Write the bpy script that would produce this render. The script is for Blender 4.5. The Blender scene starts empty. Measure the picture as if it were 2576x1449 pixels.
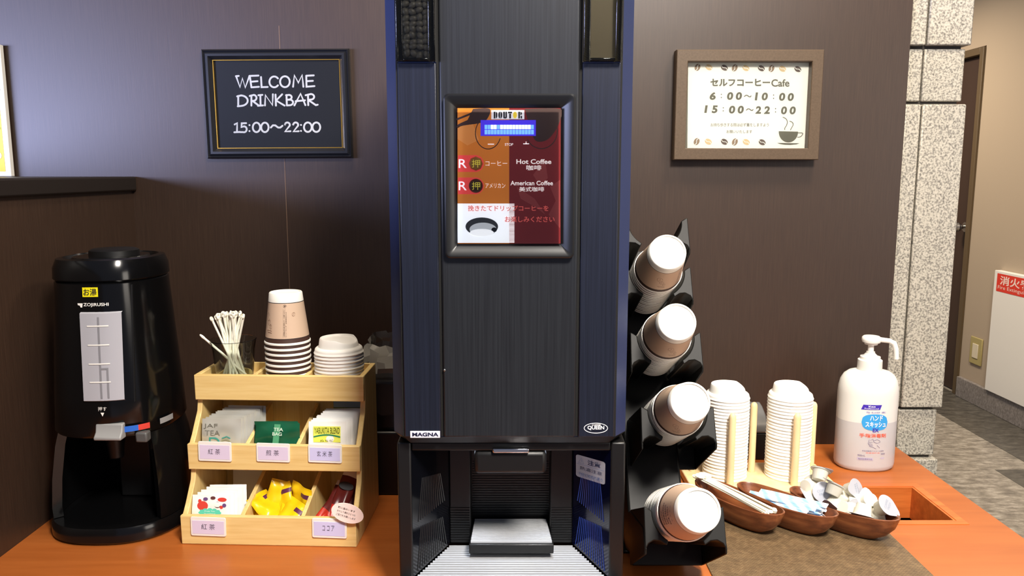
import bpy, bmesh, math, random
from mathutils import Vector, Matrix
random.seed(7)
S = bpy.context.scene
COL = S.collection
R = math.radians

# ------------------------------------------------------------------ camera
F = 2000.0                      # focal length in pixels of the 2576 px frame
PITCH = R(8.3)
CAM_H = 1.434                   # eye height; counter top is at 0.80
cam_d = bpy.data.cameras.new('camera')
cam_d.sensor_fit = 'HORIZONTAL'; cam_d.sensor_width = 36.0
cam_d.lens = 36.0 * F / 2576.0
cam_d.clip_start = 0.02
cam = bpy.data.objects.new('camera', cam_d); COL.objects.link(cam)
cam.location = (0, -1.8, CAM_H)
cam.rotation_euler = (R(90) - PITCH, 0, 0)
S.camera = cam
FWD = Vector((0, math.cos(PITCH), -math.sin(PITCH)))
UPV = Vector((0, math.sin(PITCH), math.cos(PITCH)))

# ------------------------------------------------------------------ colour management, world, lights
S.view_settings.view_transform = 'Standard'
S.view_settings.look = 'None'
S.view_settings.gamma = 1.0
S.view_settings.use_curve_mapping = False
S.view_settings.exposure = 0.0
w = bpy.data.worlds.new('world'); S.world = w; w.use_nodes = True
bg = w.node_tree.nodes['Background']
bg.inputs[0].default_value = (0.62, 0.70, 1.0, 1); bg.inputs[1].default_value = 0.20

def area(name, loc, aim, sx, sy, power, col, spread=180, shape='RECTANGLE'):
    l = bpy.data.lights.new(name, 'AREA'); l.shape = shape; l.size = sx; l.size_y = sy
    l.energy = power; l.color = col; l.spread = R(spread)
    o = bpy.data.objects.new(name, l); COL.objects.link(o); o.location = loc
    o.rotation_euler = (Vector(aim) - Vector(loc)).to_track_quat('-Z', 'Y').to_euler()
    return o
WARM = (1.0, 0.84, 0.64); WHITE = (1.0, 0.93, 0.84)
area('window_daylight', (-3.8, -3.2, 1.42), (-0.2, -0.1, 1.5), 3.0, 1.1, 430, (0.56, 0.62, 1.0))
area('ceiling_lamp', (0.75, -0.55, 2.60), (0.75, -0.4, 0.8), 0.26, 0.26, 17, WARM, 150)
area('ceiling_lamp', (-0.25, -0.55, 2.60), (-0.25, -0.4, 0.8), 0.26, 0.26, 8, WARM, 150)
area('ceiling_lamp', (0.55, -2.0, 2.66), (0.2, -0.7, 0.9), 0.40, 0.40, 32, WHITE, 100)
area('front_fill', (3.5, -3.0, 1.8), (0.1, -0.6, 1.0), 1.8, 1.4, 48, (1.0, 0.91, 0.80))  # added fill light, out of view, to brighten the fronts
area('corridor_lamp', (2.0, 1.2, 2.62), (2.2, 1.8, 0.0), 0.5, 0.5, 46, WARM, 160)
area('corridor_lamp', (1.9, 3.4, 2.62), (2.2, 3.4, 0.0), 0.4, 0.4, 34, WARM, 160)

# ------------------------------------------------------------------ picture measurements to points in the room
def ray(px, py):
    return FWD + Vector((1, 0, 0)) * ((px - 1288) / F) + UPV * ((724.5 - py) / F)
def P(px, py, D):               # point on the upright plane D metres in front of the camera
    d = ray(px, py); t = D / d.y
    return Vector((d.x * t, D - 1.8, CAM_H + d.z * t))
def PZ(px, py, z):              # point on the level plane of height z
    d = ray(px, py); t = (z - CAM_H) / d.z
    return Vector((d.x * t, d.y * t - 1.8, z))
def W(px, py, D):
    p = P(px, py, D); return p.x, p.z

# ------------------------------------------------------------------ materials
def lin(c):
    c = c / 255.0
    return c / 12.92 if c <= 0.04045 else ((c + 0.055) / 1.055) ** 2.4
def rgb(t): return (lin(t[0]), lin(t[1]), lin(t[2]), 1)
def nodes(m): return m.node_tree.nodes, m.node_tree.links
_M = {}
def mat(name, col, rough=0.5, metal=0.0, emit=None, estr=0.0, spec=0.5, trans=0.0, ior=1.45, sss=0.0, coat=0.0):
    if name in _M: return _M[name]
    m = bpy.data.materials.new(name); m.use_nodes = True
    b = m.node_tree.nodes['Principled BSDF']
    b.inputs['Base Color'].default_value = rgb(col)
    b.inputs['Roughness'].default_value = rough
    b.inputs['Metallic'].default_value = metal
    b.inputs['IOR'].default_value = ior
    b.inputs['Specular IOR Level'].default_value = spec
    b.inputs['Transmission Weight'].default_value = trans
    b.inputs['Coat Weight'].default_value = coat
    if sss:
        b.inputs['Subsurface Weight'].default_value = sss
        b.inputs['Subsurface Radius'].default_value = (0.01, 0.01, 0.01)
        b.inputs['Subsurface Scale'].default_value = 0.5
    if emit:
        b.inputs['Emission Color'].default_value = rgb(emit); b.inputs['Emission Strength'].default_value = estr
    _M[name] = m
    return m
def tex_coord(m, scale, rot=(0, 0, 0)):
    n, l = nodes(m)
    tc = n.new('ShaderNodeTexCoord'); mp = n.new('ShaderNodeMapping')
    mp.inputs['Scale'].default_value = scale; mp.inputs['Rotation'].default_value = rot
    l.new(tc.outputs['Object'], mp.inputs['Vector'])
    return mp.outputs['Vector']
def ramp(m, fac, stops, interp='LINEAR'):
    n, l = nodes(m)
    r = n.new('ShaderNodeValToRGB'); r.color_ramp.interpolation = interp
    e = r.color_ramp.elements
    while len(e) < len(stops): e.new(0.5)
    for el, (p, c) in zip(e, stops): el.position = p; el.color = rgb(c)
    l.new(fac, r.inputs['Fac'])
    return r.outputs['Color']
def noise(m, vec, scale, detail=4, rough=0.6):
    n, l = nodes(m)
    t = n.new('ShaderNodeTexNoise'); t.inputs['Scale'].default_value = scale
    t.inputs['Detail'].default_value = detail; t.inputs['Roughness'].default_value = rough
    l.new(vec, t.inputs['Vector'])
    return t.outputs['Fac']
def set_col(m, out): m.node_tree.links.new(out, m.node_tree.nodes['Principled BSDF'].inputs['Base Color'])
def bump(m, fac, strength=0.2, dist=0.001):
    n, l = nodes(m)
    b = n.new('ShaderNodeBump'); b.inputs['Strength'].default_value = strength; b.inputs['Distance'].default_value = dist
    l.new(fac, b.inputs['Height']); l.new(b.outputs['Normal'], n['Principled BSDF'].inputs['Normal'])
def grain(name, stops, scale, rough=0.45, nscale=1.0, detail=5, bmp=0.15, coat=0.0, spec=0.5):
    if name in _M: return _M[name]
    m = mat(name, stops[0][1], rough, coat=coat, spec=spec)
    f = noise(m, tex_coord(m, scale), nscale, detail)
    set_col(m, ramp(m, f, stops))
    if bmp: bump(m, f, bmp, 0.0006)
    return m

M_wall = grain('brown wood veneer wall', [(0.30, (48, 34, 26)), (0.5, (54, 39, 30)), (0.72, (61, 45, 35))], (520, 520, 12), 0.42, 1.0, 5, 0.10, spec=.7)
M_cap = mat('dark ledge laminate', (34, 29, 27), 0.4)
M_counter = grain('orange cherry laminate', [(0.3, (160, 86, 36)), (0.55, (171, 95, 42)), (0.75, (181, 105, 49))], (3, 34, 34), 0.33, 1.0, 4, 0.0)
M_counter2 = grain('cherry edge strip', [(0.3, (176, 86, 34)), (0.7, (214, 118, 54))], (6, 60, 60), 0.35, 1.0, 4, 0.0)
M_bamboo = grain('pale bamboo', [(0.3, (222, 186, 118)), (0.55, (232, 202, 136)), (0.75, (238, 211, 150))], (7, 120, 120), 0.42, 1.0, 4, 0.05)
M_bamboo_v = grain('pale bamboo upright grain', [(0.3, (218, 184, 118)), (0.55, (230, 200, 134)), (0.75, (236, 209, 148))], (120, 120, 8), 0.42, 1.0, 4, 0.05)
M_acacia = grain('acacia wood', [(0.28, (70, 36, 20)), (0.5, (118, 66, 38)), (0.72, (150, 92, 54))], (10, 60, 60), 0.35, 1.0, 4, 0.05)
M_beech = grain('beech wood', [(0.3, (226, 196, 146)), (0.7, (240, 214, 168))], (40, 40, 8), 0.5, 1.0, 3, 0.0)
M_frame_w = grain('taupe wood frame', [(0.3, (80, 65, 50)), (0.7, (92, 76, 60))], (300, 300, 300), 0.45, 1.0, 4, 0.05)

M_granite = mat('speckled granite', (214, 206, 190), 0.35)
def _granite():
    m = M_granite; n, l = nodes(m)
    v = tex_coord(m, (1, 1, 1))
    a = noise(m, v, 230, 3, 0.55)
    c1 = ramp(m, a, [(0.0, (104, 100, 92)), (0.34, (136, 132, 123)), (0.43, (154, 150, 139)), (0.49, (182, 177, 163)), (0.60, (194, 188, 175))], 'CONSTANT')
    b = noise(m, v, 420, 2, 0.5)
    c2 = ramp(m, b, [(0.0, (60, 58, 54)), (0.30, (255, 255, 255))], 'CONSTANT')
    mx = n.new('ShaderNodeMix'); mx.data_type = 'RGBA'; mx.blend_type = 'MULTIPLY'; mx.inputs['Factor'].default_value = 0.7
    l.new(c1, mx.inputs['A']); l.new(c2, mx.inputs['B']); set_col(m, mx.outputs['Result'])
_granite()
M_joint = mat('dark joint', (58, 54, 48), 0.8)
def speck(name, a, b, c, scale, rough):
    m = mat(name, b, rough)
    f = noise(m, tex_coord(m, (1, 2.2, 1)), scale, 4, 0.7)
    set_col(m, ramp(m, f, [(0.35, a), (0.5, b), (0.66, c)]))
    return m
M_floor = speck('flecked grey vinyl', (108, 103, 95), (140, 134, 124), (176, 170, 160), 14, 0.35)
M_floor_d = speck('dark grey vinyl', (62, 60, 56), (80, 77, 71), (100, 97, 90), 14, 0.35)
M_base_g = speck('grey stone skirting', (112, 106, 102), (136, 130, 126), (160, 154, 150), 60, 0.5)
M_corr = mat('beige wallpaper', (176, 160, 140), 0.85); bump(M_corr, noise(M_corr, tex_coord(M_corr, (1, 1, 1)), 220, 2), 0.25, 0.001)
M_door = mat('dark brown door', (66, 50, 42), 0.45)
M_doorf = mat('olive brown door casing', (96, 80, 58), 0.5)
M_steel = mat('satin steel', (190, 188, 184), 0.25, 1.0)
M_chrome = mat('chrome', (225, 225, 228), 0.08, 1.0)
M_black = mat('glossy black plastic', (11, 11, 12), 0.16)
M_blackm = mat('matt black plastic', (15, 15, 16), 0.42)
M_rack = mat('black rack plastic', (16, 16, 15), 0.5, spec=0.3)
M_dark = mat('dark hollow', (8, 7, 6), 0.8)
M_machine = grain('brushed black metal', [(0.3, (24, 25, 29)), (0.7, (34, 36, 40))], (420, 420, 6), 0.36, 1.0, 3, 0.10)
M_col = grain('brushed blue black metal', [(0.3, (18, 21, 32)), (0.7, (26, 30, 44))], (420, 420, 6), 0.36, 1.0, 3, 0.10)
M_edge = mat('satin blue lit metal edge', (42, 54, 92), 0.40, 0.4)  # blue of the window light put into the edge colour
M_bay_lit = mat('blue lit smoked panel', (12, 15, 44), 0.10)  # right bay panel only: window light's blue put into its colour
M_bayrib_lit = mat('blue lit panel rib', (46, 66, 140), 0.28, 0.6)  # window light caught by the right-hand ribs, painted in as blue
M_ribblack = mat('black ribbed plastic', (16, 16, 17), 0.35)
M_white = mat('white plastic', (240, 238, 232), 0.35)
M_whitep = mat('white paper', (244, 243, 238), 0.6)
M_cream = mat('cream plastic', (248, 245, 228), 0.35)
M_ink = mat('black ink', (26, 26, 30), 0.6)
M_inkp = mat('violet black ink', (52, 46, 70), 0.6)
M_olive = mat('grey olive ink', (108, 106, 90), 0.6)
M_wink = mat('white ink', (246, 246, 246), 0.5, emit=(255, 255, 255), estr=0.0)
M_grey = mat('grey plastic', (146, 146, 146), 0.4)
M_yel = mat('yellow sticker', (240, 226, 20), 0.5)
M_red = mat('red label', (206, 62, 50), 0.5)
M_blue = mat('blue label', (36, 98, 196), 0.5)
M_kraft = mat('kraft paper print', (204, 176, 152), 0.6)
M_cupdark = mat('dark brown print', (66, 42, 34), 0.6)
M_cupw = mat('white cup paper', (246, 243, 234), 0.55)
M_lid = mat('white lid plastic', (246, 243, 236), 0.4)
M_gold = mat('gold edge', (196, 152, 60), 0.3, 0.8)
M_glass = mat('clear glass', (238, 246, 240), 0.02, trans=1.0, ior=1.45)
def clear_sheet(name, tint, rough=0.03, base=0.04):
    m = bpy.data.materials.new(name); m.use_nodes = True
    n, l = nodes(m); n.clear()
    out = n.new('ShaderNodeOutputMaterial'); mx = n.new('ShaderNodeMixShader')
    tr = n.new('ShaderNodeBsdfTransparent'); tr.inputs[0].default_value = rgb(tint)
    gl = n.new('ShaderNodeBsdfGlossy'); gl.inputs['Roughness'].default_value = rough
    fr = n.new('ShaderNodeFresnel'); fr.inputs['IOR'].default_value = 1.5
    l.new(fr.outputs[0], mx.inputs[0]); l.new(tr.outputs[0], mx.inputs[1]); l.new(gl.outputs[0], mx.inputs[2])
    l.new(mx.outputs[0], out.inputs[0])
    return m
M_pane = clear_sheet('picture glass', (250, 250, 250), 0.02)
M_acr = clear_sheet('clear acrylic', (178, 178, 168), 0.10)
M_film = clear_sheet('clear plastic film', (226, 226, 222), 0.12)

# ------------------------------------------------------------------ mesh building
class MB:
    def __init__(s): s.v = []; s.f = []; s.m = []
    def vert(s, p): s.v.append(tuple(p)); return len(s.v) - 1
    def face(s, idx, m=0): s.f.append(tuple(idx)); s.m.append(m)
    def poly(s, pts, m=0): s.face([s.vert(p) for p in pts], m)
    def box(s, x0, x1, y0, y1, z0, z1, m=0):
        i = len(s.v)
        for x in (x0, x1):
            for y in (y0, y1):
                for z in (z0, z1): s.v.append((x, y, z))
        for q in ((0, 1, 3, 2), (4, 6, 7, 5), (0, 4, 5, 1), (2, 3, 7, 6), (0, 2, 6, 4), (1, 5, 7, 3)):
            s.face([i + k for k in q], m)
    def prism(s, pts, fn, a, b, m=0):           # 2D outline swept between a and b; fn(u, v, t) -> point
        i = len(s.v); n = len(pts)
        for t in (a, b):
            for u, v in pts: s.v.append(tuple(fn(u, v, t)))
        s.face([i + k for k in range(n)], m); s.face([i + n + k for k in reversed(range(n))], m)
        for k in range(n):
            k2 = (k + 1) % n
            s.face([i + k, i + n + k, i + n + k2, i + k2], m)
    def lathe(s, prof, n=40, fn=None, close=False):  # prof: (r, z, material of the band that starts here)
        i = len(s.v); k = len(prof)
        for j in range(n):
            a = 2 * math.pi * j / n
            for q in prof:
                p = (q[0] * math.cos(a), q[0] * math.sin(a), q[1])
                s.v.append(tuple(fn(*p)) if fn else p)
        for j in range(n):
            j2 = (j + 1) % n
            for q in range(k if close else k - 1):
                q2 = (q + 1) % k
                mm = prof[q][2] if len(prof[q]) > 2 else 0
                A, B, C, D_ = i + j * k + q, i + j2 * k + q, i + j2 * k + q2, i + j * k + q2
                if prof[q][0] < 1e-6 and prof[q2][0] < 1e-6: continue
                if prof[q][0] < 1e-6: s.face((A, C, D_), mm)
                elif prof[q2][0] < 1e-6: s.face((A, B, C), mm)
                else: s.face((A, B, C, D_), mm)
    def loft(s, rings, m=0, cap0=True, cap1=True, closed=True):
        i = len(s.v); n = len(rings[0])
        for r in rings:
            for p in r: s.v.append(tuple(p))
        for a in range(len(rings) - 1):
            for k in range(n if closed else n - 1):
                k2 = (k + 1) % n
                mm = m[a] if isinstance(m, (list, tuple)) else m
                s.face((i + a * n + k, i + a * n + k2, i + (a + 1) * n + k2, i + (a + 1) * n + k), mm)
        m0 = m[0] if isinstance(m, (list, tuple)) else m; m1 = m[-1] if isinstance(m, (list, tuple)) else m
        if cap0: s.face([i + k for k in reversed(range(n))], m0)
        if cap1: s.face([i + (len(rings) - 1) * n + k for k in range(n)], m1)
    def tube(s, path, r, n=8, m=0, caps=True):
        path = [Vector(p) for p in path]; rings = []
        for k, p in enumerate(path):
            d = (path[min(k + 1, len(path) - 1)] - path[max(k - 1, 0)]).normalized()
            a = Vector((0, 0, 1)) if abs(d.z) < 0.9 else Vector((1, 0, 0))
            u = d.cross(a).normalized(); v = d.cross(u)
            rr = r[k] if isinstance(r, (list, tuple)) else r
            rings.append([p + (u * math.cos(2 * math.pi * q / n) + v * math.sin(2 * math.pi * q / n)) * rr for q in range(n)])
        s.loft(rings, m, caps, caps)
    def torus(s, c, ax, r, t, n=14, k=6, m=0):
        c = Vector(c); ax = Vector(ax).normalized()
        u = ax.orthogonal().normalized(); v = ax.cross(u); i = len(s.v)
        for a in range(n):
            d = u * math.cos(2 * math.pi * a / n) + v * math.sin(2 * math.pi * a / n)
            for b in range(k):
                s.v.append(tuple(c + d * (r + t * math.cos(2 * math.pi * b / k)) + ax * t * math.sin(2 * math.pi * b / k)))
        for a in range(n):
            for b in range(k):
                a2, b2 = (a + 1) % n, (b + 1) % k
                s.face((i + a * k + b, i + a2 * k + b, i + a2 * k + b2, i + a * k + b2), m)
    def ball(s, c, rx, ry, rz, m=0, n=12, k=8, rot=None):
        rings = []
        c = Vector(c); i = len(s.v)
        for a in range(1, k):
            t = math.pi * a / k
            for b in range(n):
                ph = 2 * math.pi * b / n
                p = Vector((rx * math.sin(t) * math.cos(ph), ry * math.sin(t) * math.sin(ph), rz * math.cos(t)))
                if rot: p = rot @ p
                s.v.append(tuple(c + p))
        for a in range(k - 2):
            for b in range(n):
                b2 = (b + 1) % n
                s.face((i + a * n + b, i + (a + 1) * n + b, i + (a + 1) * n + b2, i + a * n + b2), m)
        s.face([i + b for b in range(n)], m); s.face([i + (k - 2) * n + b for b in reversed(range(n))], m)
    def lifted(s, fn):                          # each mark sits a hair above the one before it
        s.k = getattr(s, 'k', 0) + 1; h = 4e-6 * s.k
        def g(u, v, e=1e-3):
            p = Vector(fn(u, v))
            if (Vector(fn(u + e, v)) - p).length < 5e-5: e = 1.0
            n_ = (Vector(fn(u + e, v)) - p).cross(Vector(fn(u, v + e)) - p)
            return p + n_.normalized() * h
        return g
    def stroke(s, pts, wd, fn, m=0, n=8):       # a pen stroke with round ends on a surface fn(u, v)
        g = s.lifted(fn); pts = [tuple(p) for p in pts]
        closed = len(pts) > 3 and math.dist(pts[0], pts[-1]) < wd * .6
        if closed: pts = pts[:-1]
        N = len(pts); L = []; Rr = []
        for k in range(N):
            a = pts[k - 1] if (k or closed) else pts[k]; c = pts[(k + 1) % N] if (k < N - 1 or closed) else pts[k]; b_ = pts[k]
            d0 = Vector((b_[0] - a[0], b_[1] - a[1])); d1 = Vector((c[0] - b_[0], c[1] - b_[1]))
            d0 = d0.normalized() if d0.length > 1e-9 else d1.normalized(); d1 = d1.normalized() if d1.length > 1e-9 else d0
            t_ = d0 + d1; t_ = t_.normalized() if t_.length > 1e-4 else d1
            nn = Vector((-t_.y, t_.x)); q = max(nn.dot(Vector((-d0.y, d0.x))), .72)
            L.append((b_[0] + nn.x * wd / 2 / q, b_[1] + nn.y * wd / 2 / q)); Rr.append((b_[0] - nn.x * wd / 2 / q, b_[1] - nn.y * wd / 2 / q))
        for k in range(N if closed else N - 1):
            k2 = (k + 1) % N; s.poly([g(*Rr[k]), g(*Rr[k2]), g(*L[k2]), g(*L[k])], m)
        if not closed:
            for k, sg in ((0, 1), (N - 1, -1)):
                a0 = math.atan2(L[k][1] - pts[k][1], L[k][0] - pts[k][0])
                s.poly([g(pts[k][0] + wd / 2 * math.cos(a0 + sg * math.pi * q / n), pts[k][1] + wd / 2 * math.sin(a0 + sg * math.pi * q / n)) for q in range(n + 1)][::sg], m)
    def disc(s, cu, cv, ru, rv, fn, m=0, n=28, rot=0.0):
        c, d = math.cos(rot), math.sin(rot); g = s.lifted(fn)
        s.poly([g(cu + ru * math.cos(t) * c - rv * math.sin(t) * d, cv + ru * math.cos(t) * d + rv * math.sin(t) * c)
                for t in [2 * math.pi * k / n for k in range(n)]], m)
    def text(s, body, u0, u1, v0, v1, fn, m=0, bold=0.0, shear=0.0, rot90=False):
        vs, fs = text_geo(body, bold, shear)
        x0 = min(p[0] for p in vs); x1 = max(p[0] for p in vs); y0 = min(p[1] for p in vs); y1 = max(p[1] for p in vs)
        i = len(s.v)
        for x, y in vs:
            a = (x - x0) / (x1 - x0); b = (y - y0) / max(y1 - y0, 1e-6)
            if rot90: a, b = 1 - b, a
            s.v.append(tuple(fn(u0 + a * (u1 - u0), v0 + b * (v1 - v0))))
        for f in fs: s.face([i + k for k in f], m)
    def build(s, name, mats, parent=None, bevel=0.0, smooth=35, local=False, seg=2, label=None):
        me = bpy.data.meshes.new(name)
        off = Vector((0, 0, 0))
        if parent is not None and not local:
            q = parent
            while q is not None: off += q.location; q = q.parent
        me.from_pydata([(p[0] - off.x, p[1] - off.y, p[2] - off.z) for p in s.v], [], s.f)
        for mm in (mats if isinstance(mats, (list, tuple)) else [mats]): me.materials.append(mm)
        me.polygons.foreach_set('material_index', s.m)
        bm = bmesh.new(); bm.from_mesh(me)
        if bevel == 0 and smooth: bmesh.ops.remove_doubles(bm, verts=bm.verts, dist=1e-6)
        bmesh.ops.recalc_face_normals(bm, faces=bm.faces) if s.closed_hint() else None
        bm.to_mesh(me); bm.free()
        if smooth:
            me.shade_smooth(); me.set_sharp_from_angle(angle=R(smooth))
        o = bpy.data.objects.new(name, me); COL.objects.link(o); o.parent = parent
        if bevel:
            b = o.modifiers.new('bevel', 'BEVEL'); b.width = bevel; b.segments = seg; b.limit_method = 'ANGLE'; b.angle_limit = R(35)
        if label: o['label'] = label
        return o
    flat = False
    def closed_hint(s): return not s.flat

_TG = {}
def text_geo(body, bold=0.0, shear=0.0):
    k = (body, bold, shear)
    if k not in _TG:
        cu = bpy.data.curves.new('lettering', 'FONT'); cu.body = body; cu.offset = bold; cu.shear = shear; cu.resolution_u = 3 if len(body) > 8 else 6
        o = bpy.data.objects.new('lettering', cu)
        me = o.to_mesh()
        _TG[k] = ([(v.co.x, v.co.y) for v in me.vertices], [tuple(p.vertices) for p in me.polygons])
        o.to_mesh_clear(); bpy.data.objects.remove(o); bpy.data.curves.remove(cu)
    return _TG[k]
def smooth_pts(p, n=6):
    out = []
    for k in range(len(p) - 1):
        a, b_, c, d = p[max(k - 1, 0)], p[k], p[k + 1], p[min(k + 2, len(p) - 1)]
        for q in range(n):
            t = q / n
            out.append(tuple(.5 * (2 * b_[i] + (c[i] - a[i]) * t + (2 * a[i] - 5 * b_[i] + 4 * c[i] - d[i]) * t * t + (3 * b_[i] - a[i] - 3 * c[i] + d[i]) * t ** 3) for i in (0, 1)))
    return out + [p[-1]]
def ink():
    m = MB(); m.flat = True; return m
def plane_px(D):                # (px, -py) -> point on upright plane; v grows upwards
    return lambda u, v: P(u, -v, D)
def tpx(mb, body, x0, x1, yc, h, D, m=0, **k):
    mb.text(body, x0, x1, -(yc + h / 2), -(yc - h / 2), plane_px(D), m, **k)

def tag(o, label, cat, group=None, kind=None):
    if label: o['label'] = label
    if cat: o['category'] = cat
    if group: o['group'] = group
    if kind: o['kind'] = kind
    return o
def thing(name, loc, label, cat, group=None, rz=0.0):
    o = bpy.data.objects.new(name, None); COL.objects.link(o); o.empty_display_size = 0.05
    o.location = loc; o.rotation_euler = (0, 0, rz)
    return tag(o, label, cat, group)
def struct(o):
    o['kind'] = 'structure'; return o
def copy_tree(o, parent=None):
    c = o.copy(); COL.objects.link(c)
    if parent is not None: c.parent = parent
    for ch in list(o.children): copy_tree(ch, c)
    return c
ORD = ('topmost second third fourth fifth sixth seventh eighth ninth tenth eleventh twelfth thirteenth fourteenth fifteenth sixteenth '
       'seventeenth eighteenth nineteenth twentieth twenty-first twenty-second twenty-third twenty-fourth twenty-fifth twenty-sixth twenty-seventh').split()
def rrect(x0, x1, z0, z1, r, n=5):
    out = []
    for cx, cz, a0 in ((x1 - r, z1 - r, 0), (x0 + r, z1 - r, 90), (x0 + r, z0 + r, 180), (x1 - r, z0 + r, 270)):
        for k in range(n + 1):
            a = R(a0 + 90 * k / n); out.append((cx + r * math.cos(a), cz + r * math.sin(a)))
    return out

# ================================================================== SETTING
b = MB(); b.box(-2.6, 0.872, 0.0, 0.08, 0.0, 2.75)
struct(b.build('wall_back', M_wall, smooth=0))
sx = P(722, 560, 1.8).x
b = MB(); b.box(sx - 0.0006, sx + 0.0006, -0.0006, 0.001, 0.8, 1.75)
struct(b.build('trim_1', mat('seam line', (120, 96, 78), 0.5), smooth=0))
b = MB(); b.box(-1.42, -0.852, -2.5, 0.0, 0.0, 1.392)
struct(b.build('wall_left', M_wall, smooth=0))
b = MB(); b.box(-1.44, -0.842, -2.52, -0.0005, 1.392, 1.424)
struct(b.build('trim_2', M_cap, bevel=0.004))
b = MB(); b.box(-6.0, 4.2, -6.0, 8.0, -0.05, 0.0)
struct(b.build('floor', M_floor, smooth=0))
b = MB(); b.box(2.56, 2.9, -2.0, 8.0, 0.0, 0.0012)
struct(b.build('trim_3', M_floor_d, smooth=0))
for k in range(5):
    b = MB(); b.box(2.35, 2.5, 1.9 - 0.62 * k - 0.31, 1.9 - 0.62 * k, 0.0, 0.0011)
    struct(b.build('trim_%d' % (4 + k), M_floor_d, smooth=0))
b = MB(); b.box(2.9, 3.0, -2.0, 3.22, 0.0, 2.75); b.box(2.9, 3.0, 4.18, 8.0, 0, 2.75); b.box(2.9, 3.0, 3.22, 4.18, 2.2, 2.75)
struct(b.build('wall_right', M_corr, smooth=0))
b = MB(); b.box(-2.6, 3.0, 5.6, 5.7, 0.0, 2.75)
struct(b.build('wall_far', M_corr, smooth=0))
b = MB(); b.box(2.872, 2.8995, -2.0, 3.2, 0.0, 0.13)
struct(b.build('baseboard_right', M_base_g, bevel=0.004))
d1 = MB(); d1.box(2.925, 2.965, 3.262, 4.138, 0.005, 2.15)
door = struct(d1.build('door_1', M_door, bevel=0.003))
b = MB(); b.box(2.885, 2.99, 3.22, 3.262, 0.0, 2.195); b.box(2.885, 2.99, 4.138, 4.18, 0.0, 2.195); b.box(2.885, 2.99, 3.262, 4.138, 2.152, 2.195)
b.build('door_frame', M_doorf, door, bevel=0.003)
b = MB(); prof = [(0.0, 0.0), (0.012, 0.0), (0.012, 0.03), (0.026, 0.04), (0.032, 0.055), (0.028, 0.07), (0.0, 0.076)]
kp = P(2427, 572, 5.1)
b.lathe(prof, 20, lambda x, y, z: (2.925 - z, 3.33 + x, kp.z + y))
b.lathe([(0, 0), (0.032, 0), (0.032, 0.006), (0, 0.006)], 20, lambda x, y, z: (2.925 - z, 3.33 + x, kp.z + y))
b.build('door_knob', M_steel, door)

# granite pillar: offset rows of stone, narrow strip and wide block in each row
pil = thing('granite_pillar', (0.95, 0.1, 0.0), 'speckled granite block pillar rising at the right end of the brown wall', 'pillar')
pil['kind'] = 'structure'
rows_z = [P(2350, y, 1.81).z for y in (-180, 116, 256, 1029, 1153)]
rows_z = [2.75, P(2350, 117, 1.81).z, P(2350, 258, 1.81).z, P(2340, 1030, 1.81).z, P(2310, 1153, 1.81).z, 0.3, 0.0]
b = MB(); b.box(0.884, 1.0, 0.03, 0.36, 0.0, 2.75); b.build('core', M_joint, pil, smooth=0)
for k in range(6):
    z1, z0 = rows_z[k] - (0.0035 if k else 0), rows_z[k + 1] + 0.0035
    odd = k % 2
    ins = 0.009 if odd else 0.0
    b = MB(); b.box(0.877 + (0.003 if odd else 0), 0.9125, 0.012 + ins, 0.1, z0, z1)
    b.build('stone_strip', M_granite, pil, bevel=0.003)
    b = MB(); b.box(0.9165, 1.0135 - ins * 0.8, 0.012 + ins, 0.38 - ins, z0, z1)
    b.build('stone_block', M_granite, pil, bevel=0.003)

# counter with the bin opening and its cabinet
HX0, HX1, HY0, HY1 = 0.60, 0.818, -0.42, -0.255
ct = thing('counter', (0.02, -0.4, 0.0), 'long orange wood counter carrying the coffee machine and cups', 'counter')
b = MB(); X0, X1, Y0, Y1 = -0.8515, 0.895, -0.92, -0.001
b.box(X0, HX0, Y0, Y1, 0.76, 0.80); b.box(HX1, X1, Y0, Y1, 0.76, 0.80); b.box(HX0, HX1, Y0, HY0, 0.76, 0.80); b.box(HX0, HX1, HY1, Y1, 0.76, 0.80)
b.build('worktop', M_counter, ct, smooth=0)
t = 0.013
b = MB()
def miter(o, i, z0, z1):
    for k in range(4):
        k2 = (k + 1) % 4
        b.loft([[(*o[k], z0), (*o[k2], z0), (*i[k2], z0), (*i[k], z0)], [(*o[k], z1), (*o[k2], z1), (*i[k2], z1), (*i[k], z1)]])
miter([(HX0 - t, HY0 - t), (HX1 + t, HY0 - t), (HX1 + t, HY1 + t), (HX0 - t, HY1 + t)],
      [(HX0 + .002, HY0 + .002), (HX1 - .002, HY0 + .002), (HX1 - .002, HY1 - .002), (HX0 + .002, HY1 - .002)], 0.7995, 0.8012)
miter([(HX0, HY0), (HX1, HY0), (HX1, HY1), (HX0, HY1)],
      [(HX0 + .006, HY0 + .006), (HX1 - .006, HY0 + .006), (HX1 - .006, HY1 - .006), (HX0 + .006, HY1 - .006)], 0.735, 0.8)
b.build('opening_trim', M_counter2, ct, smooth=0)
b = MB(); b.box(X0 + .01, X1 - .01, Y0 + 0.03, Y0 + 0.05, 0.0, 0.7595); b.box(X1 - .03, X1 - .01, Y0 + 0.05, Y1, 0.0, 0.7595); b.box(X0 + .01, X0 + .03, Y0 + .05, Y1, 0, 0.7595)
b.build('cabinet_panel', M_wall, ct, smooth=0)
b = MB(); b.box(HX0 - .02, HX1 + .02, HY0 - .02, HY1 + .02, 0.30, 0.31); b.box(HX0 - .03, HX0 - .02, HY0 - .02, HY1 + .02, 0.3, 0.73)
b.box(HX1 + .02, HX1 + .03, HY0 - .02, HY1 + .02, 0.3, 0.73); b.box(HX0 - .03, HX1 + .03, HY1 + .02, HY1 + .03, 0.3, 0.73); b.box(HX0 - .03, HX1 + .03, HY0 - .03, HY0 - .02, 0.3, 0.73)
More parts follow.
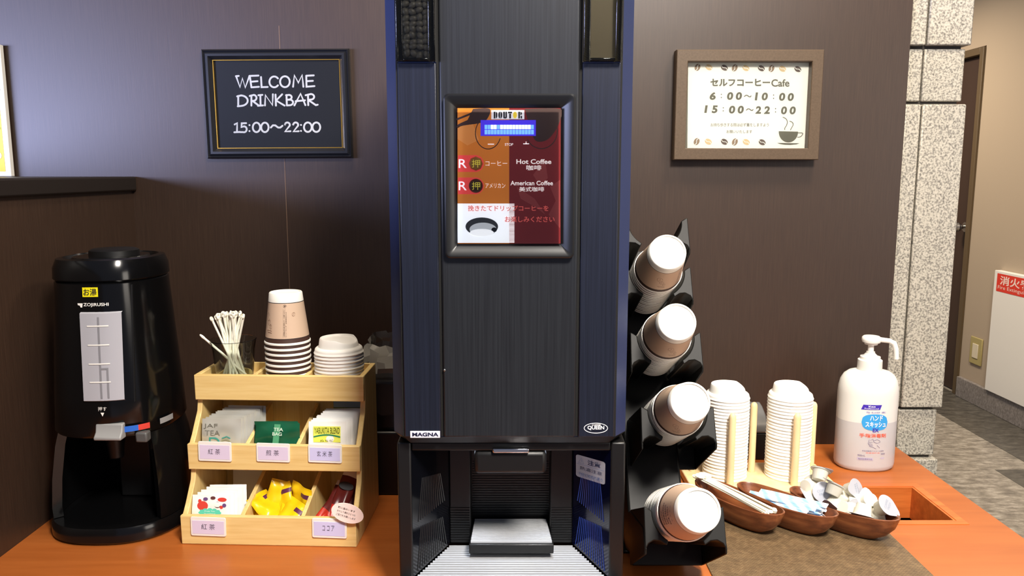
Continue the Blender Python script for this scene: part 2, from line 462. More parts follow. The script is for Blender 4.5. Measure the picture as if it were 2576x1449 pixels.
b.build('bin', M_dark, ct, smooth=0)

# things on the corridor wall
def corr(name, px0, px1, py0, py1, label, cat): pass
ext = thing('extinguisher_cabinet', (2.9, 2.7, 0.13), 'tall white fire extinguisher cabinet with red label on corridor wall', 'cabinet')
b = MB(); b.box(2.86, 2.8995, 2.2, 2.875, 0.132, 0.86); b.build('door_panel', M_white, ext, bevel=0.004)
wfn = lambda u, v: (2.8590, 2.875 - u, v)
b = ink(); b.poly([wfn(0.03, 0.74), wfn(0.40, 0.74), wfn(0.40, 0.845), wfn(0.03, 0.845)], 0)
b.build('red_label', mat('red enamel', (224, 62, 46), 0.5), ext, smooth=0, label='red warning label')
wfn2 = lambda u, v: (2.8585, 2.875 - u, v)
b = ink(); b.text('消火器', 0.06, 0.34, 0.782, 0.835, wfn2, 0, bold=0.02); b.text('Fire Extinguisher', 0.045, 0.37, 0.75, 0.776, wfn2, 0)
b.build('lettering', mat('pale ink', (250, 226, 216), 0.5), ext, smooth=0)
oc = P(2467, 883, 4.85); oy = oc.y
outl = thing('wall_outlet', (2.9, oy, oc.z), 'small beige outlet plate low on the corridor wall', 'outlet')
b = MB(); b.box(2.890, 2.8995, oy - 0.062, oy + 0.062, oc.z - 0.085, oc.z + 0.085); b.build('cover_plate', mat('beige plastic', (176, 162, 108), 0.5), outl, bevel=0.004)
b = MB(); b.box(2.886, 2.8905, oy - 0.03, oy + 0.03, oc.z - 0.045, oc.z + 0.045); b.build('socket', mat('ivory plastic', (222, 212, 186), 0.5), outl, bevel=0.002)

# poster standing on the ledge at the left edge of the picture
pr = -1.112
post = thing('poster', (-1.3, -0.012, 1.424), 'white edged yellow poster with small colourful figures standing on the dark ledge', 'poster')
b = MB(); b.box(pr - 0.36, pr, -0.016, -0.004, 1.4245, 1.708); b.build('board', M_white, post, bevel=0.001)
b = ink(); fn = lambda u, v: (u, -0.0166, v)
b.poly([fn(pr - .345, 1.435), fn(pr - .012, 1.435), fn(pr - .012, 1.69), fn(pr - .345, 1.69)], 0)
random.seed(3)
fn = lambda u, v: (u, -0.0171, v)
for k in range(90):
    b.disc(pr - 0.016 - random.random() * .32, 1.443 + random.random() * .235, .004 + .007 * random.random(), .004 + .006 * random.random(), fn, random.choice([1, 1, 1, 2, 3, 4]), 10)
b.build('print', [mat('poster yellow', (250, 214, 60), 0.5), M_whitep, mat('poster violet', (150, 110, 170), .5), mat('poster green', (120, 180, 90), .5), mat('poster ink', (90, 90, 110), .5)], post, smooth=0)

# ================================================================== SIGNS ON THE WALL
def frame_ring(mb, x0, x1, z0, z1, prof, m=0):  # prof: (inset, y) from the outside in
    rings = [[(x0 + i, y, z0 + i), (x1 - i, y, z0 + i), (x1 - i, y, z1 - i), (x0 + i, y, z1 - i)] for i, y in prof]
    mb.loft(rings, m, False, False)
DF = 1.785
c1 = P(698, 260, DF)
wf = thing('welcome_sign', (c1.x, -0.0, c1.z), 'black framed WELCOME DRINKBAR sign hanging on the brown wall', 'sign')
xa, xb = P(513, 262, DF).x, P(882, 262, DF).x; za, zb = P(698, 398, DF).z, P(698, 122.5, DF).z
b = MB(); frame_ring(b, xa, xb, za, zb, [(0, -.001), (0, -.012), (.003, -.017), (.006, -.013), (.010, -.019), (.015, -.019), (.020, -.011), (.022, -.009), (.022, -.004)])
b.build('frame', mat('black lacquer frame', (32, 33, 37), 0.28), wf, smooth=25)
b = MB(); frame_ring(b, xa + .022, xb - .022, za + .022, zb - .022, [(0, -.004), (0, -.0098), (.0014, -.0098), (.0014, -.004)])
b.build('gilt_edge', M_gold, wf, smooth=0, label='thin gold inner edge')
b = MB(); b.box(xa + .0225, xb - .0225, -.0045, -.0015, za + .0225, zb - .0225)
b.build('print', mat('black paper', (22, 23, 27), 0.5), wf, smooth=0)
DT = 1.8 - 0.0049
def glyphs(mb, strokes_fn, wd, D, m=0):
    for st in strokes_fn: mb.stroke([(x, -y) for x, y in st], wd, plane_px(D), m, 8)
def arc(cx, cy, rx, ry, a0, a1, n=14): return [(cx + rx * math.cos(R(a0 + (a1 - a0) * k / n)), cy + ry * math.sin(R(a0 + (a1 - a0) * k / n))) for k in range(n + 1)]
def from_zoom(sts): return [[(480 + x / 4.528, 100 + y / 4.528) for x, y in st] for st in sts]
GL = [
 [(516, 415), (560, 540), (588, 440), (620, 545), (668, 412)], [(514, 415), (545, 412)],                       # W
 [(672, 415), (690, 540)], [(672, 412), (770, 408)], [(690, 478), (760, 472)], [(690, 542), (775, 536)],        # E
 [(800, 425), (806, 540), (875, 538)],                                                                        # L
 arc(950, 480, 55, 62, -40, -320),                                                                            # C
 arc(1072, 478, 55, 62, 0, 360, 20),                                                                          # O
 [(1165, 535), (1180, 405), (1225, 490), (1268, 402), (1282, 535)],                                           # M
 [(1315, 412), (1318, 535), (1408, 528)], [(1315, 410), (1400, 406)], [(1318, 472), (1390, 468)],             # E
 [(540, 640), (540, 755)], [(528, 645)] + arc(566, 694, 82, 60, -85, 85) + [(535, 758)],                      # D
 [(690, 635), (690, 750)], [(672, 640)] + arc(712, 662, 36, 34, -80, 90) + [(692, 696)], [(705, 698), (775, 750)],
 [(770, 632), (815, 628)], [(792, 632), (795, 750)], [(765, 752), (822, 748)],                                # I
 [(845, 748), (850, 630), (930, 745), (935, 622)],                                                            # N
 [(965, 625), (970, 750)], [(1040, 622), (972, 692), (1068, 750)],                                            # K
 [(1090, 630), (1094, 745)], [(1085, 632)] + arc(1115, 655, 34, 27, -80, 80) + [(1094, 684)], [(1094, 684)] + arc(1125, 714, 40, 32, -80, 90) + [(1094, 748)],
 [(1180, 748), (1250, 615), (1305, 745)], [(1195, 700), (1300, 690)],                                         # A
 [(1335, 625), (1338, 745)], [(1308, 632)] + arc(1365, 650, 40, 32, -85, 90) + [(1338, 686)], [(1345, 690), (1425, 745), (1445, 740)],
 [(500, 965), (528, 950), (526, 1050)], [(496, 1054), (560, 1050)],                                           # 1
 [(630, 950), (580, 952), (577, 995)] + arc(605, 1020, 32, 34, -90, 110, 10) + [(565, 1052)],                 # 5
 [(668, 972), (669, 973)], [(668, 1040), (669, 1041)],
 arc(748, 998, 42, 54, 0, 360, 20), arc(844, 998, 42, 54, 0, 360, 20),
 [(912, 1000), (935, 975), (962, 975), (995, 1000), (1020, 1000), (1044, 980)],
 [(1072, 965)] + arc(1100, 970, 28, 28, 190, 380, 8) + [(1075, 1045), (1135, 1042)],
 [(1165, 965)] + arc(1195, 970, 28, 28, 190, 380, 8) + [(1170, 1045), (1228, 1042)],
 [(1255, 970), (1256, 971)], [(1255, 1038), (1256, 1039)],
 arc(1333, 996, 44, 54, 0, 360, 20), arc(1430, 996, 44, 54, 0, 360, 20)]
b = ink(); glyphs(b, from_zoom(GL), 4.6, DT)
# the strokes follow the tilt of the sign, so undo it before the sign itself is turned
b.build('lettering', M_wink, wf, smooth=0)
b = ink(); b.poly([(xa + .022, -.0066, za + .022), (xb - .022, -.0066, za + .022), (xb - .022, -.0066, zb - .022), (xa + .022, -.0066, zb - .022)])
b.build('glass', M_pane, wf, smooth=0)
wf.rotation_euler = (0, R(-.35), 0)
lt = [o for o in wf.children if o.name.startswith('lettering')][0]
lt.rotation_euler = (0, R(.35), 0)

DR = 1.772
c2 = P(1883, 262, DR)
cf = thing('cafe_hours_sign', (c2.x, 0.0, c2.z), 'white coffee hours sign in a taupe wooden box frame on the wall', 'sign')
xa, xb = P(1699, 262, DR).x, P(2067, 262, DR).x; za, zb = P(1883, 402, DR).z, P(1883, 124.5, DR).z
b = MB(); frame_ring(b, xa, xb, za, zb, [(0, -.001), (0, -.026), (.0015, -.028), (.0235, -.028), (.025, -.0265), (.025, -.006)])
b.build('frame', M_frame_w, cf, smooth=25)
b = MB(); b.box(xa + .022, xb - .022, -.006, -.001, za + .022, zb - .022); b.build('backing', mat('grey mount', (120, 116, 100), 0.6), cf, smooth=0)
DPp = 1.8 - .0075
q = [P(1731, 152.5, DPp), P(2041, 157, DPp), P(2036, 374, DPp), P(1729, 372.5, DPp)]
b = MB(); b.loft([[(p.x, -.0061, p.z) for p in q], [(p.x, -.0075, p.z) for p in q]]); b.build('paper', mat('ivory paper', (250, 249, 238), .55), cf, smooth=0)
b = ink(); D2 = 1.8 - .0079; fr = plane_px(D2)
def zr(x, y): return 1680 + x / 4.529, 100 + y / 4.529
def tz(mb, body, x0, x1, y0, y1, m=0, **k):
    (a, c), (d, e) = zr(x0, y0), zr(x1, y1); mb.text(body, a, d, -e, -c, fr, m, **k)
tz(b, 'セルフコーヒー', 485, 1165, 445, 530, 0, bold=0.036); tz(b, 'Cafe', 1180, 1385, 450, 535, 0, bold=0.02)
for ch, x0, x1, y0, y1 in [('6', 477, 545, 597, 685), ('0', 675, 745, 597, 685), ('0', 775, 845, 597, 685), ('1', 990, 1028, 600, 690), ('0', 1070, 1140, 602, 690), ('0', 1268, 1338, 605, 695), ('0', 1366, 1436, 607, 697),
                           ('1', 415, 455, 747, 833), ('5', 500, 568, 748, 836), ('0', 697, 768, 752, 840), ('0', 796, 866, 752, 840), ('2', 997, 1062, 757, 843), ('2', 1095, 1162, 757, 845), ('0', 1290, 1358, 760, 850), ('0', 1388, 1458, 760, 850)]:
    tz(b, ch, x0, x1, y0, y1, 0, bold=0.042, shear=0.12)
for x, y in [(610, 622), (610, 658), (1205, 630), (1205, 668), (632, 775), (632, 810), (1227, 785), (1227, 822)]:
    u, v = zr(x, y); b.disc(u, -v, 1.4, 1.4, fr, 0, 10)
for x, y in [(872, 640), (895, 795)]:
    b.stroke([(zr(x + dx, y + dy)[0], -zr(x + dx, y + dy)[1]) for dx, dy in ((0, 6), (18, -8), (36, -6), (52, 8), (68, 10), (76, 0))], 2.2, fr, 0, 8)
tz(b, 'お持ち歩きする際は必ず蓋をしますよう', 487, 1150, 950, 990, 0)
tz(b, 'お願いいたします', 670, 960, 1030, 1065, 0)
# cup picture
def zp(pts): return [fr(zr(x, y)[0], -zr(x, y)[1]) for x, y in pts]
b.poly(zp([(1265, 1042), (1484, 1047)] + arc(1374, 1050, 110, 120, 0, 180, 20)))
b.poly(zp([(1245, 1175), (1500, 1180), (1465, 1192), (1400, 1198), (1330, 1196), (1280, 1188)]))
b.stroke([(zr(x, y)[0], -zr(x, y)[1]) for x, y in smooth_pts([(1484, 1062), (1534, 1064), (1528, 1090), (1505, 1108), (1478, 1110)])], 1.8, fr, 0, 8)
b.stroke([(zr(x, y)[0], -zr(x, y)[1]) for x, y in smooth_pts([(1312, 883), (1345, 900), (1362, 935), (1352, 975), (1334, 1005), (1332, 1024)])], 1.7, fr, 0, 8)
b.stroke([(zr(x, y)[0], -zr(x, y)[1]) for x, y in smooth_pts([(1390, 928), (1418, 940), (1428, 968), (1412, 1000), (1397, 1028)])], 1.7, fr, 0, 8)
BEAN = [mat('bean print mid', (150, 128, 104), .6), mat('bean print pale', (222, 196, 150), .6), mat('bean print dark', (104, 90, 80), .6)]
beans = [(338, 314, 1, 0), (468, 314, 0, 1), (645, 319, 0, 2), (762, 320, 1, 0), (889, 323, 0, 1), (1065, 326, 0, 2), (1181, 328, 1, 0), (1307, 331, 0, 1), (1481, 335, 0, 2),
         (328, 1160, 1, 0), (461, 1161, 0, 1), (644, 1162, 0, 2), (764, 1164, 1, 0), (894, 1165, 0, 1), (1075, 1168, 0, 2)]
for x, y, tilt, cc in beans:
    u, v = zr(x, y); b.disc(u, -v, 9.2, 6.9, fr, 1 + cc, 20, R(65 if tilt else -30))
b.build('lettering', [M_olive] + BEAN, cf, smooth=0)
b = ink(); f3 = plane_px(1.8 - .0083)
for x, y, tilt, cc in beans:
    u, v = zr(x, y); a = R(65 if tilt else -30)
    pts = [(-8.5, 0.5), (-4, -1.6), (0, 0), (4, 1.6), (8.5, -0.5)]
    b.stroke([(u + p * math.cos(a) - q_ * math.sin(a), -v + p * math.sin(a) + q_ * math.cos(a)) for p, q_ in pts], 1.5, f3, 0, 6)
b.build('crease', mat('ivory paper', (250, 249, 238), .55), cf, smooth=0)
b = ink(); b.poly([(xa + .0245, -.012, za + .0245), (xb - .0245, -.012, za + .0245), (xb - .0245, -.012, zb - .0245), (xa + .0245, -.012, zb - .0245)])
b.build('glass', M_pane, cf, smooth=0)

# ================================================================== HOT WATER DISPENSER
TX, TY = -0.712, -0.392
td = thing('water_dispenser', (TX, TY, 0.8), 'black hot water dispenser with grey level gauge standing by the dark ledge', 'dispenser')
def sup(rx, ry, z, n=56, e=2.5, a0=0.0, a1=360.0, cx=TX, cy=TY, yo=0.0):
    out = []; full = abs(a1 - a0) >= 359.9
    for k in range(n if full else n + 1):
        a = R(a0 + (a1 - a0) * k / n); c, s_ = math.cos(a), math.sin(a)
        out.append((cx + rx * math.copysign(abs(c) ** (2 / e), c), cy + yo + ry * math.copysign(abs(s_) ** (2 / e), s_), z))
    return out
b = MB()
b.loft([sup(.098, .105, .985), sup(.1015, .1085, .99), sup(.0981, .1055, 1.05), sup(.0895, .0985, 1.18), sup(.085, .0945, 1.248), sup(.083, .092, 1.25)])
b.build('body', M_black, td, smooth=40)
b = MB()
b.loft([sup(.084, .092, 1.2505), sup(.087, .096, 1.254), sup(.086, .095, 1.272), sup(.081, .088, 1.287), sup(.071, .079, 1.2885), sup(.068, .077, 1.283), sup(.060, .067, 1.283), sup(.057, .064, 1.288), sup(.047, .053, 1.288)])
b.build('lid', M_black, td, smooth=40)
b = MB(); b.lathe([(0, 1.299), (.036, 1.299), (.041, 1.2965), (.042, 1.286), (0, 1.286)], 36, lambda x, y, z: (TX + x, TY + .01 + y, z)); b.build('lid_knob', M_blackm, td)
# lower stand: wrap-round wall that leaves the front open, floor and lip
b = MB()
ZL = [(.0975, .104, .9845), (.1035, .110, .96), (.112, .118, .90), (.115, .122, .85), (.114, .121, .8305)]
o_ = [sup(rx, ry, z, 48, 2.5, -38, 218) for rx, ry, z in ZL]
i_ = [sup(rx - .014, ry - .016, z, 48, 2.5, -38, 218) for rx, ry, z in ZL]
b.loft([o + list(reversed(i)) for o, i in zip(o_, i_)])
b.build('stand_wall', M_black, td, smooth=40)
b = MB(); b.loft([sup(.113, .122, .8005), sup(.117, .127, .805), sup(.117, .127, .822), sup(.114, .123, .8295), sup(.1, .108, .8295), sup(.097, .105, .824), sup(.0, .0, .824)], cap1=False)
b.build('base', M_black, td, smooth=40)
b = MB(); b.box(TX - .03, TX + .03, TY + .03, TY + .09, .8245, .985); b.lathe([(0, .985), (.02, .985), (.014, .945), (.012, .925), (0, .925)], 20, lambda x, y, z: (TX + x, TY - .035 + y, z))
b.build('spout', M_blackm, td, bevel=.003)
def front(x, z, eps=0.001):                # front skin of the dispenser body at (x, z)
    rx = .0981 + (1.05 - z) * .066; ry = .1055 + (1.05 - z) * .0555
    t_ = min(abs((x - TX) / rx), .999) ** 2.5
    return Vector((x, TY - ry * (1 - t_) ** (1 / 2.5) - eps, z))
def curved(mb, x0, x1, z0, z1, m, eps, n=8, th=0.0):
    g = [[front(x0 + (x1 - x0) * k / n, z, eps) for k in range(n + 1)] for z in (z0, z1)]
    for k in range(n): mb.poly([g[0][k], g[0][k + 1], g[1][k + 1], g[1][k]], m)
gx0, gx1, gz0, gz1 = TX - .010, TX + .054, 1.05, 1.202
b = MB()
gfr = [[front(gx0 + (gx1 - gx0) * k / 8, z, e) for k in range(9)] for z, e in ((gz0, 0), (gz0 + .002, .004), (gz1 - .002, .004), (gz1, 0))]
b.loft([g for g in gfr], 0, False, False, closed=False)
b.flat = True
b.build('gauge_window', mat('pale grey gauge', (176, 176, 184), 0.2, coat=.5), td, smooth=30, label='pale grey level gauge')
b = ink()
for z in (1.178, 1.146, 1.114, 1.083): curved(b, gx0 + .012, gx0 + .046, z, z + .0022, 0, .0052)
for xx in (gx0 + .029, gx0 + .040): curved(b, xx, xx + .003, gz0 + .006, gz1 - .008 if xx < gx0 + .035 else gz0 + .055, 1, .0048)
curved(b, gx0 + .029, gx0 + .043, gz0 + .055, gz0 + .058, 1, .0048)
b.build('gauge_mark', [M_white, mat('gauge grey bar', (132, 132, 138), .4)], td, smooth=0)  # white ticks and darker grey bars on the gauge
fd = lambda u, v: front(u, v, .0016)
b = ink(); curved(b, TX - .005, TX + .0205, 1.2275, 1.2435, 0, .0012, 4); b.build('sticker', M_yel, td, smooth=0, label='small yellow sticker')
b = ink(); b.text('お湯', TX - .003, TX + .0185, 1.2295, 1.2415, fd, 0, bold=.015)
b.text('ZOJIRUSHI', TX - .004, TX + .036, 1.2105, 1.2175, fd, 1, bold=.02)
b.poly([fd(TX - .014, 1.217), fd(TX - .0135, 1.214), fd(TX - .010, 1.213), fd(TX - .009, 1.210), fd(TX - .006, 1.210), fd(TX - .005, 1.217)], 1)
b.text('押す', TX + .012, TX + .026, 1.034, 1.041, fd, 1)
b.poly([fd(TX + .016, 1.031), fd(TX + .019, 1.0245), fd(TX + .022, 1.031)], 1)
b.build('lettering', [M_ink, M_white], td, smooth=0)
b = MB(); x0, x1 = TX + .006, TX + .052
yv = front(TX + .03, 1.0, 0).y
b.prism([(yv + .008, 1.012), (yv - .002, 1.011), (yv - .005, .998), (yv - .013, .990), (yv - .012, .985), (yv + .008, .985)], lambda u, v, t_: (t_, u, v), x0, x1)
b.build('push_lever', M_grey, td, bevel=.002, label='grey push lever')
def sidept(a, z, e):                       # point on the lower rim of the body at angle a
    p = sup(.1010 + e, .1080 + e, z, 1, 2.5, a, a + 1)[0]; return Vector(p)
def sidestrip(mb, a0, a1, z0, z1, m, e, n=6):
    for k in range(n):
        A, B_ = a0 + (a1 - a0) * k / n, a0 + (a1 - a0) * (k + 1) / n
        mb.poly([sidept(A, z0, e), sidept(B_, z0, e), sidept(B_, z1, e), sidept(A, z1, e)], m)
b = ink(); sidestrip(b, 294, 308, .995, 1.005, 0, .003); sidestrip(b, 308, 320, .995, 1.005, 1, .003)
b.build('lock_label', [M_blue, M_red], td, smooth=0, label='blue and red lock label')
b = ink(); sidestrip(b, 332, 350, .996, 1.006, 0, .003); b.build('capacity_label', M_grey, td, smooth=0, label='grey capacity label')
b = MB(); p = sidept(310, .985, .004); b.box(p.x - .008, p.x + .012, p.y - .006, p.y + .012, .974, .992); b.build('lock_slider', mat('dark grey plastic', (84, 84, 84), .4), td, bevel=.003)
b = MB()                                   # front panel edge seam
for k in range(10):
    pass
rings = []
for z in (1.045, 1.1, 1.15, 1.2, 1.245):
    p = front(TX + .066, z, 0); rings.append([(p.x - .0012, p.y - .0016, z), (p.x + .0012, p.y - .001, z), (p.x + .0012, p.y + .004, z), (p.x - .0012, p.y + .004, z)])
b.loft(rings); b.build('panel_edge', M_blackm, td, smooth=0)

# ================================================================== THREE TIER BAMBOO STAND
SX, SY = -0.417, -0.515                    # middle of the front foot
rk = thing('tea_stand', (SX, SY, 0.8), 'three tier bamboo stand holding tea bags, stirrers, cups and lids', 'stand', rz=R(-2.3))
HW = .152
def lb(mb, name, m, **k): return mb.build(name, m, rk, local=True, **k)
# depth (local y) of each front board and the heights (local z, from the counter)
T = [(0.000, 0.0, .0515), (.042, .118, .1645), (.084, .2315, .2775)]     # lower, middle, upper
YB = .186
def curve(y0, z0, y1, z1):                 # concave sweep from a lower lip up to the board above
    return [(y0, z0), (y0 + .012, z0 + .012), (y0 + .024, z0 + .028), (y1 - .004, z0 + .046), (y1 + .001, z1)]
side = [(.010, .0)] + [(.010, .050)] + curve(.010, .0515, .051, .118)[1:] + [(.051, .163)] + curve(.051, .1645, .093, .2315)[1:] + [(.093, .2775), (YB, .2775), (YB, 0)]
for sx_ in (-HW, HW - .009):
    b = MB(); b.prism(side, lambda u, v, t_: (t_, u, v), sx_, sx_ + .009); lb(b, 'side_panel', M_bamboo_v, bevel=.0012)
for y, z0, z1 in T:
    b = MB(); b.box(-HW, HW, y, y + .0095, z0, z1); lb(b, 'front_board', M_bamboo, bevel=.0015)
b = MB(); b.box(-HW + .0092, HW - .0092, YB - .006, YB, .002, .2775); lb(b, 'back_panel', M_bamboo_v, bevel=.001)
SH = [.010, .128, .2600]
for (y, z0, z1), zs in zip(T, SH):
    b = MB(); b.box(-HW + .0092, HW - .0092, y + .0097, YB - .0062, zs - .006, zs); lb(b, 'shelf_board', M_bamboo, smooth=0)
for (y, z0, z1), zs, xs, hi in zip(T, SH, ((-.047, .058), (-.049, .041), (-.048, .045)), (.083, .178, .277)):
    for x in xs:
        b = MB()
        if hi < .27:
            b.prism([(y + .0097, zs), (y + .0097, z1 - .001), (YB - .0065, hi + .022), (YB - .0065, zs)], lambda u, v, t_: (t_, u, v), x - .0035, x + .0035)
        else: b.box(x - .0035, x + .0035, y + .0097, YB - .0062, zs, hi - .0015)
        lb(b, 'divider', M_bamboo_v, bevel=.0008)
RZ = Matrix.Rotation(R(-2.3), 3, 'Z')
def st(x, y, z): return Vector((SX, SY, .8)) + RZ @ Vector((x, y, z))     # stand-local to room
def at_st(o, x, y, z, rot=(0, 0, 0)):
    o.location = st(x, y, z); o.rotation_euler = (rot[0], rot[1], rot[2] + R(-2.3)); return o

# name cards on the boards
CARD = [mat('lavender card', (206, 200, 238), .5)]
def card(px0, px1, py0, py1, Dd, txt, tx0, tx1, label, tint):
    pc = P((px0 + px1) / 2, (py0 + py1) / 2, Dd)
    t_ = thing('name_card', (pc.x, Dd - 1.8, pc.z), label, 'card', 'name cards on the bamboo stand')
    (xa, za), (xb, zb) = W(px0, py1, Dd), W(px1, py0, Dd)
    b = MB(); b.prism(rrect(xa, xb, za, zb, .003), lambda u, v, q_: (u, Dd - 1.8 + q_, v), -.0012, .0008); b.build('holder', M_white, t_, bevel=.0004)
    b = MB(); b.box(xa + .003, xb - .003, Dd - 1.8 - .0016, Dd - 1.8 - .0011, za + .004, zb - .006); b.build('paper', mat('lavender paper ' + tint, {'a': (222, 210, 236), 'b': (206, 204, 244)}[tint], .5), t_, smooth=0)
    b = ink(); tpx(b, txt, tx0, tx1, (py0 + py1) / 2 + 1, 14, Dd - .0018, 0); b.build('lettering', M_inkp, t_, smooth=0)
    t_.rotation_euler = (0, R(1.2), R(-2.3)); return t_
dl, dm = 1.8 + SY - .0005, 1.8 + SY + .042 - .0005
k_ = math.tan(R(2.3))
card(500, 582, 1111, 1160, dm + .105 * k_ - .0015, '紅 茶', 523, 554, 'lavender card reading 紅茶 on the middle board', 'a')
card(646, 729, 1115, 1162, dm - .001 + .003 * k_, '煎 茶', 669, 702, 'lavender card reading 煎茶 below the green tea bags', 'a')
card(776, 860, 1118, 1164, dm - .001 - .09 * k_, '玄 米 茶', 797, 836, 'violet card reading 玄米茶 on the middle board', 'b')
card(481, 568, 1301, 1348, dl + .115 * k_ - .0015, '紅 茶', 506, 541, 'lavender card reading 紅茶 on the bottom board', 'a')
card(786, 872, 1304, 1353, dl - .001 - .1 * k_, 'コ コ ア', 811, 841, 'violet card reading ココア on the bottom board', 'b')

# paper cup: closed end up, mouth rim at z = 0
def cup_mesh():
    b = MB(); r = lambda z: .0400 - (.0400 - .0288) * z / .092
    prof = [(.0396, .0040, 0), (.0405, .0037, 0), (.0410, .0021, 0), (.0406, .0003, 0), (.0398, .0, 0), (.0389, .0015, 0)]
    outer = [(r(.0044), .0044, 2), (r(.0115), .0115, 3), (r(.0125), .0125, 1), (r(.0745), .0745, 3), (r(.0757), .0757, 0), (r(.0905), .0905, 0), (r(.092) - .0012, .092, 0),
             (.0262, .092, 0), (.0256, .0895, 0), (.0, .0893, 0)]
    b.lathe(list(reversed(prof)) + outer[0:], 44)
    return b
CUPM = [M_cupw, M_kraft, M_cupdark, M_ink]
def cup_skin(x, z, e=.0004):               # flat print coordinates onto the cup's cone, facing local -y
    rr = .0400 - (.0400 - .0288) * z / .092 + e
    a = x / rr
    return Vector((rr * math.sin(a), -rr * math.cos(a), z))
proto_cup = None
def cup_print(parent, seedn, a0):
    random.seed(seedn)
    b = ink(); f = lambda u, v: cup_skin(u + a0, v)
    for k, z in enumerate((.068, .062)):
        pass
    b.text('この容器は熱い飲み物用です　ご注意ください', .0095, .0115, .016, .064, f, 0, rot90=True)
    b.text('Rトレーカップ　品質保持のため', .0132, .0149, .016, .060, f, 0, rot90=True)
    for x_ in (.0088, .0122): b.stroke([(x_, .015), (x_, .065)], .0002, f, 0, 4)
    b.stroke(arc(.0118, .0700, .0025, .0025, 0, 300, 12), .0005, f, 0, 4); b.disc(.0118, .07, .0012, .0012, f, 0, 8)
    # scribbled bean and cup doodle, no lettering of its own
    for cx, cz, rx, rz_ in ((-.024, .05, .0045, .007), (-.020, .040, .0035, .005), (-.016, .033, .0022, .0042), (.027, .055, .0026, .0034)):
        b.stroke(arc(cx, cz, rx, rz_, 10, 345, 14), .00045, f, 1, 4); b.stroke([(cx - rx * .4, cz - rz_ * .7), (cx + rx * .15, cz), (cx - rx * .05, cz + rz_ * .7)], .0004, f, 1, 4)
    for k in range(2): b.stroke([(-.026 + .002 * k, .026 - .0035 * k), (-.014, .0255 - .0035 * k)], .0010, f, 1, 4)
    return b.build('print', [M_cupdark, mat('sepia line', (120, 86, 66), .6)], parent, local=True, smooth=0)
def new_cup(label, group):
    global proto_cup
    if proto_cup is None:
        proto_cup = cup_mesh().build('paper_cup', CUPM, smooth=50); o = proto_cup
    else:
        o = proto_cup.copy(); COL.objects.link(o)
    return tag(o, label, 'cup', group)

CX, CY = .004, .131
for k in range(8):                         # k = 0 is the topmost
    lab = 'topmost paper cup of the upside down stack on the bamboo stand' if k == 0 else '%s paper cup from the top of the stack on the bamboo stand' % ORD[k]
    c = new_cup(lab, 'paper cups stacked on the bamboo stand')
    at_st(c, CX + random.uniform(-.0006, .0006), CY, .2607 + .0098 * (7 - k), (random.uniform(-.004, .004), 0, 0))
    if k == 0:
        cup_print(c, 1, -.004); stack_top = c

# sip lid, flat side down
def lid_mesh():
    b = MB()
    prof = [(.0418, .0006), (.0438, .0), (.0446, .0016), (.0438, .0034), (.0430, .0040), (.0428, .0066), (.0420, .0092), (.0398, .0112), (.0362, .0122), (.0354, .0150), (.0338, .0262), (.0326, .0280), (.0312, .0276), (.0302, .0250), (.0, .0250)]
    n = 48; i = len(b.v)
    def drop(x, y, z):                     # the sip side slopes down
        if z > .0125 and x > .012: z = .0125 + (z - .0125) * max(0.35, 1 - (x - .012) * 26)
        return (x, y, z)
    b.lathe(prof, n, drop)
    # thin inner skin
    return b
proto_lid = None
def new_lid(label, group):
    global proto_lid
    if proto_lid is None:
        proto_lid = lid_mesh().build('cup_cover', M_lid, smooth=50); o = proto_lid
    else:
        o = proto_lid.copy(); COL.objects.link(o)
    return tag(o, label, 'lid', group)
for k in range(9):
    l_ = new_lid(('topmost white sip lid of the short lid stack on the bamboo stand' if k == 0 else '%s white lid from the top of the short bamboo stand stack' % ORD[k]), 'lids stacked on the bamboo stand')
    at_st(l_, .0975 + random.uniform(-.0004, .0004), .131, .2603 + .0062 * (8 - k), (0, 0, R(-20 + random.uniform(-3, 3))))

# glass of stirrers
JX, JY, JZ = -.098, .135, .2603
gl = thing('drinking_glass', st(JX, JY, JZ), 'clear glass tumbler holding white stirrers on the bamboo stand', 'glass')
b = MB()
b.lathe([(0, .0, 0), (.030, .0, 0), (.033, .003, 0), (.0375, .055, 0), (.0405, .070, 0), (.0412, .0715, 0), (.0402, .0722, 0), (.0385, .068, 0), (.0352, .055, 0), (.0310, .008, 0), (0, .006, 0)], 40)
b.build('tumbler', M_glass, gl, local=True, smooth=60)
random.seed(11)
def stick_mesh(L, cotton=False):
    b = MB()
    b.tube([(0, 0, 0), (0, 0, L * .5), (0, 0, L)], .0021, 8)
    if not cotton: b.torus((0, 0, L + .0028), (0, 1, 0), .0033, .0018, 12, 6)
    else: b.ball((0, 0, L), .0026, .0026, .0075)
    return b
proto_stick = None
def between(o, p0, p1, spin=0.0):
    d = (Vector(p1) - Vector(p0)).normalized()
    o.location = p0; o.rotation_euler = (d.to_track_quat('Z', 'Y').to_matrix() @ Matrix.Rotation(spin, 3, 'Z')).to_euler(); return d
top = [(-.026, .142), (-.022, .139), (-.018, .143), (-.014, .146), (-.011, .141), (-.009, .146), (-.028, .137), (-.024, .134), (-.004, .143), (.0, .141), (.004, .143), (.008, .146), (.010, .142), (.014, .139),
       (.017, .141), (.02, .138), (-.016, .138), (.006, .137), (-.006, .138), (.012, .135), (.027, .137), (-.020, .132)]
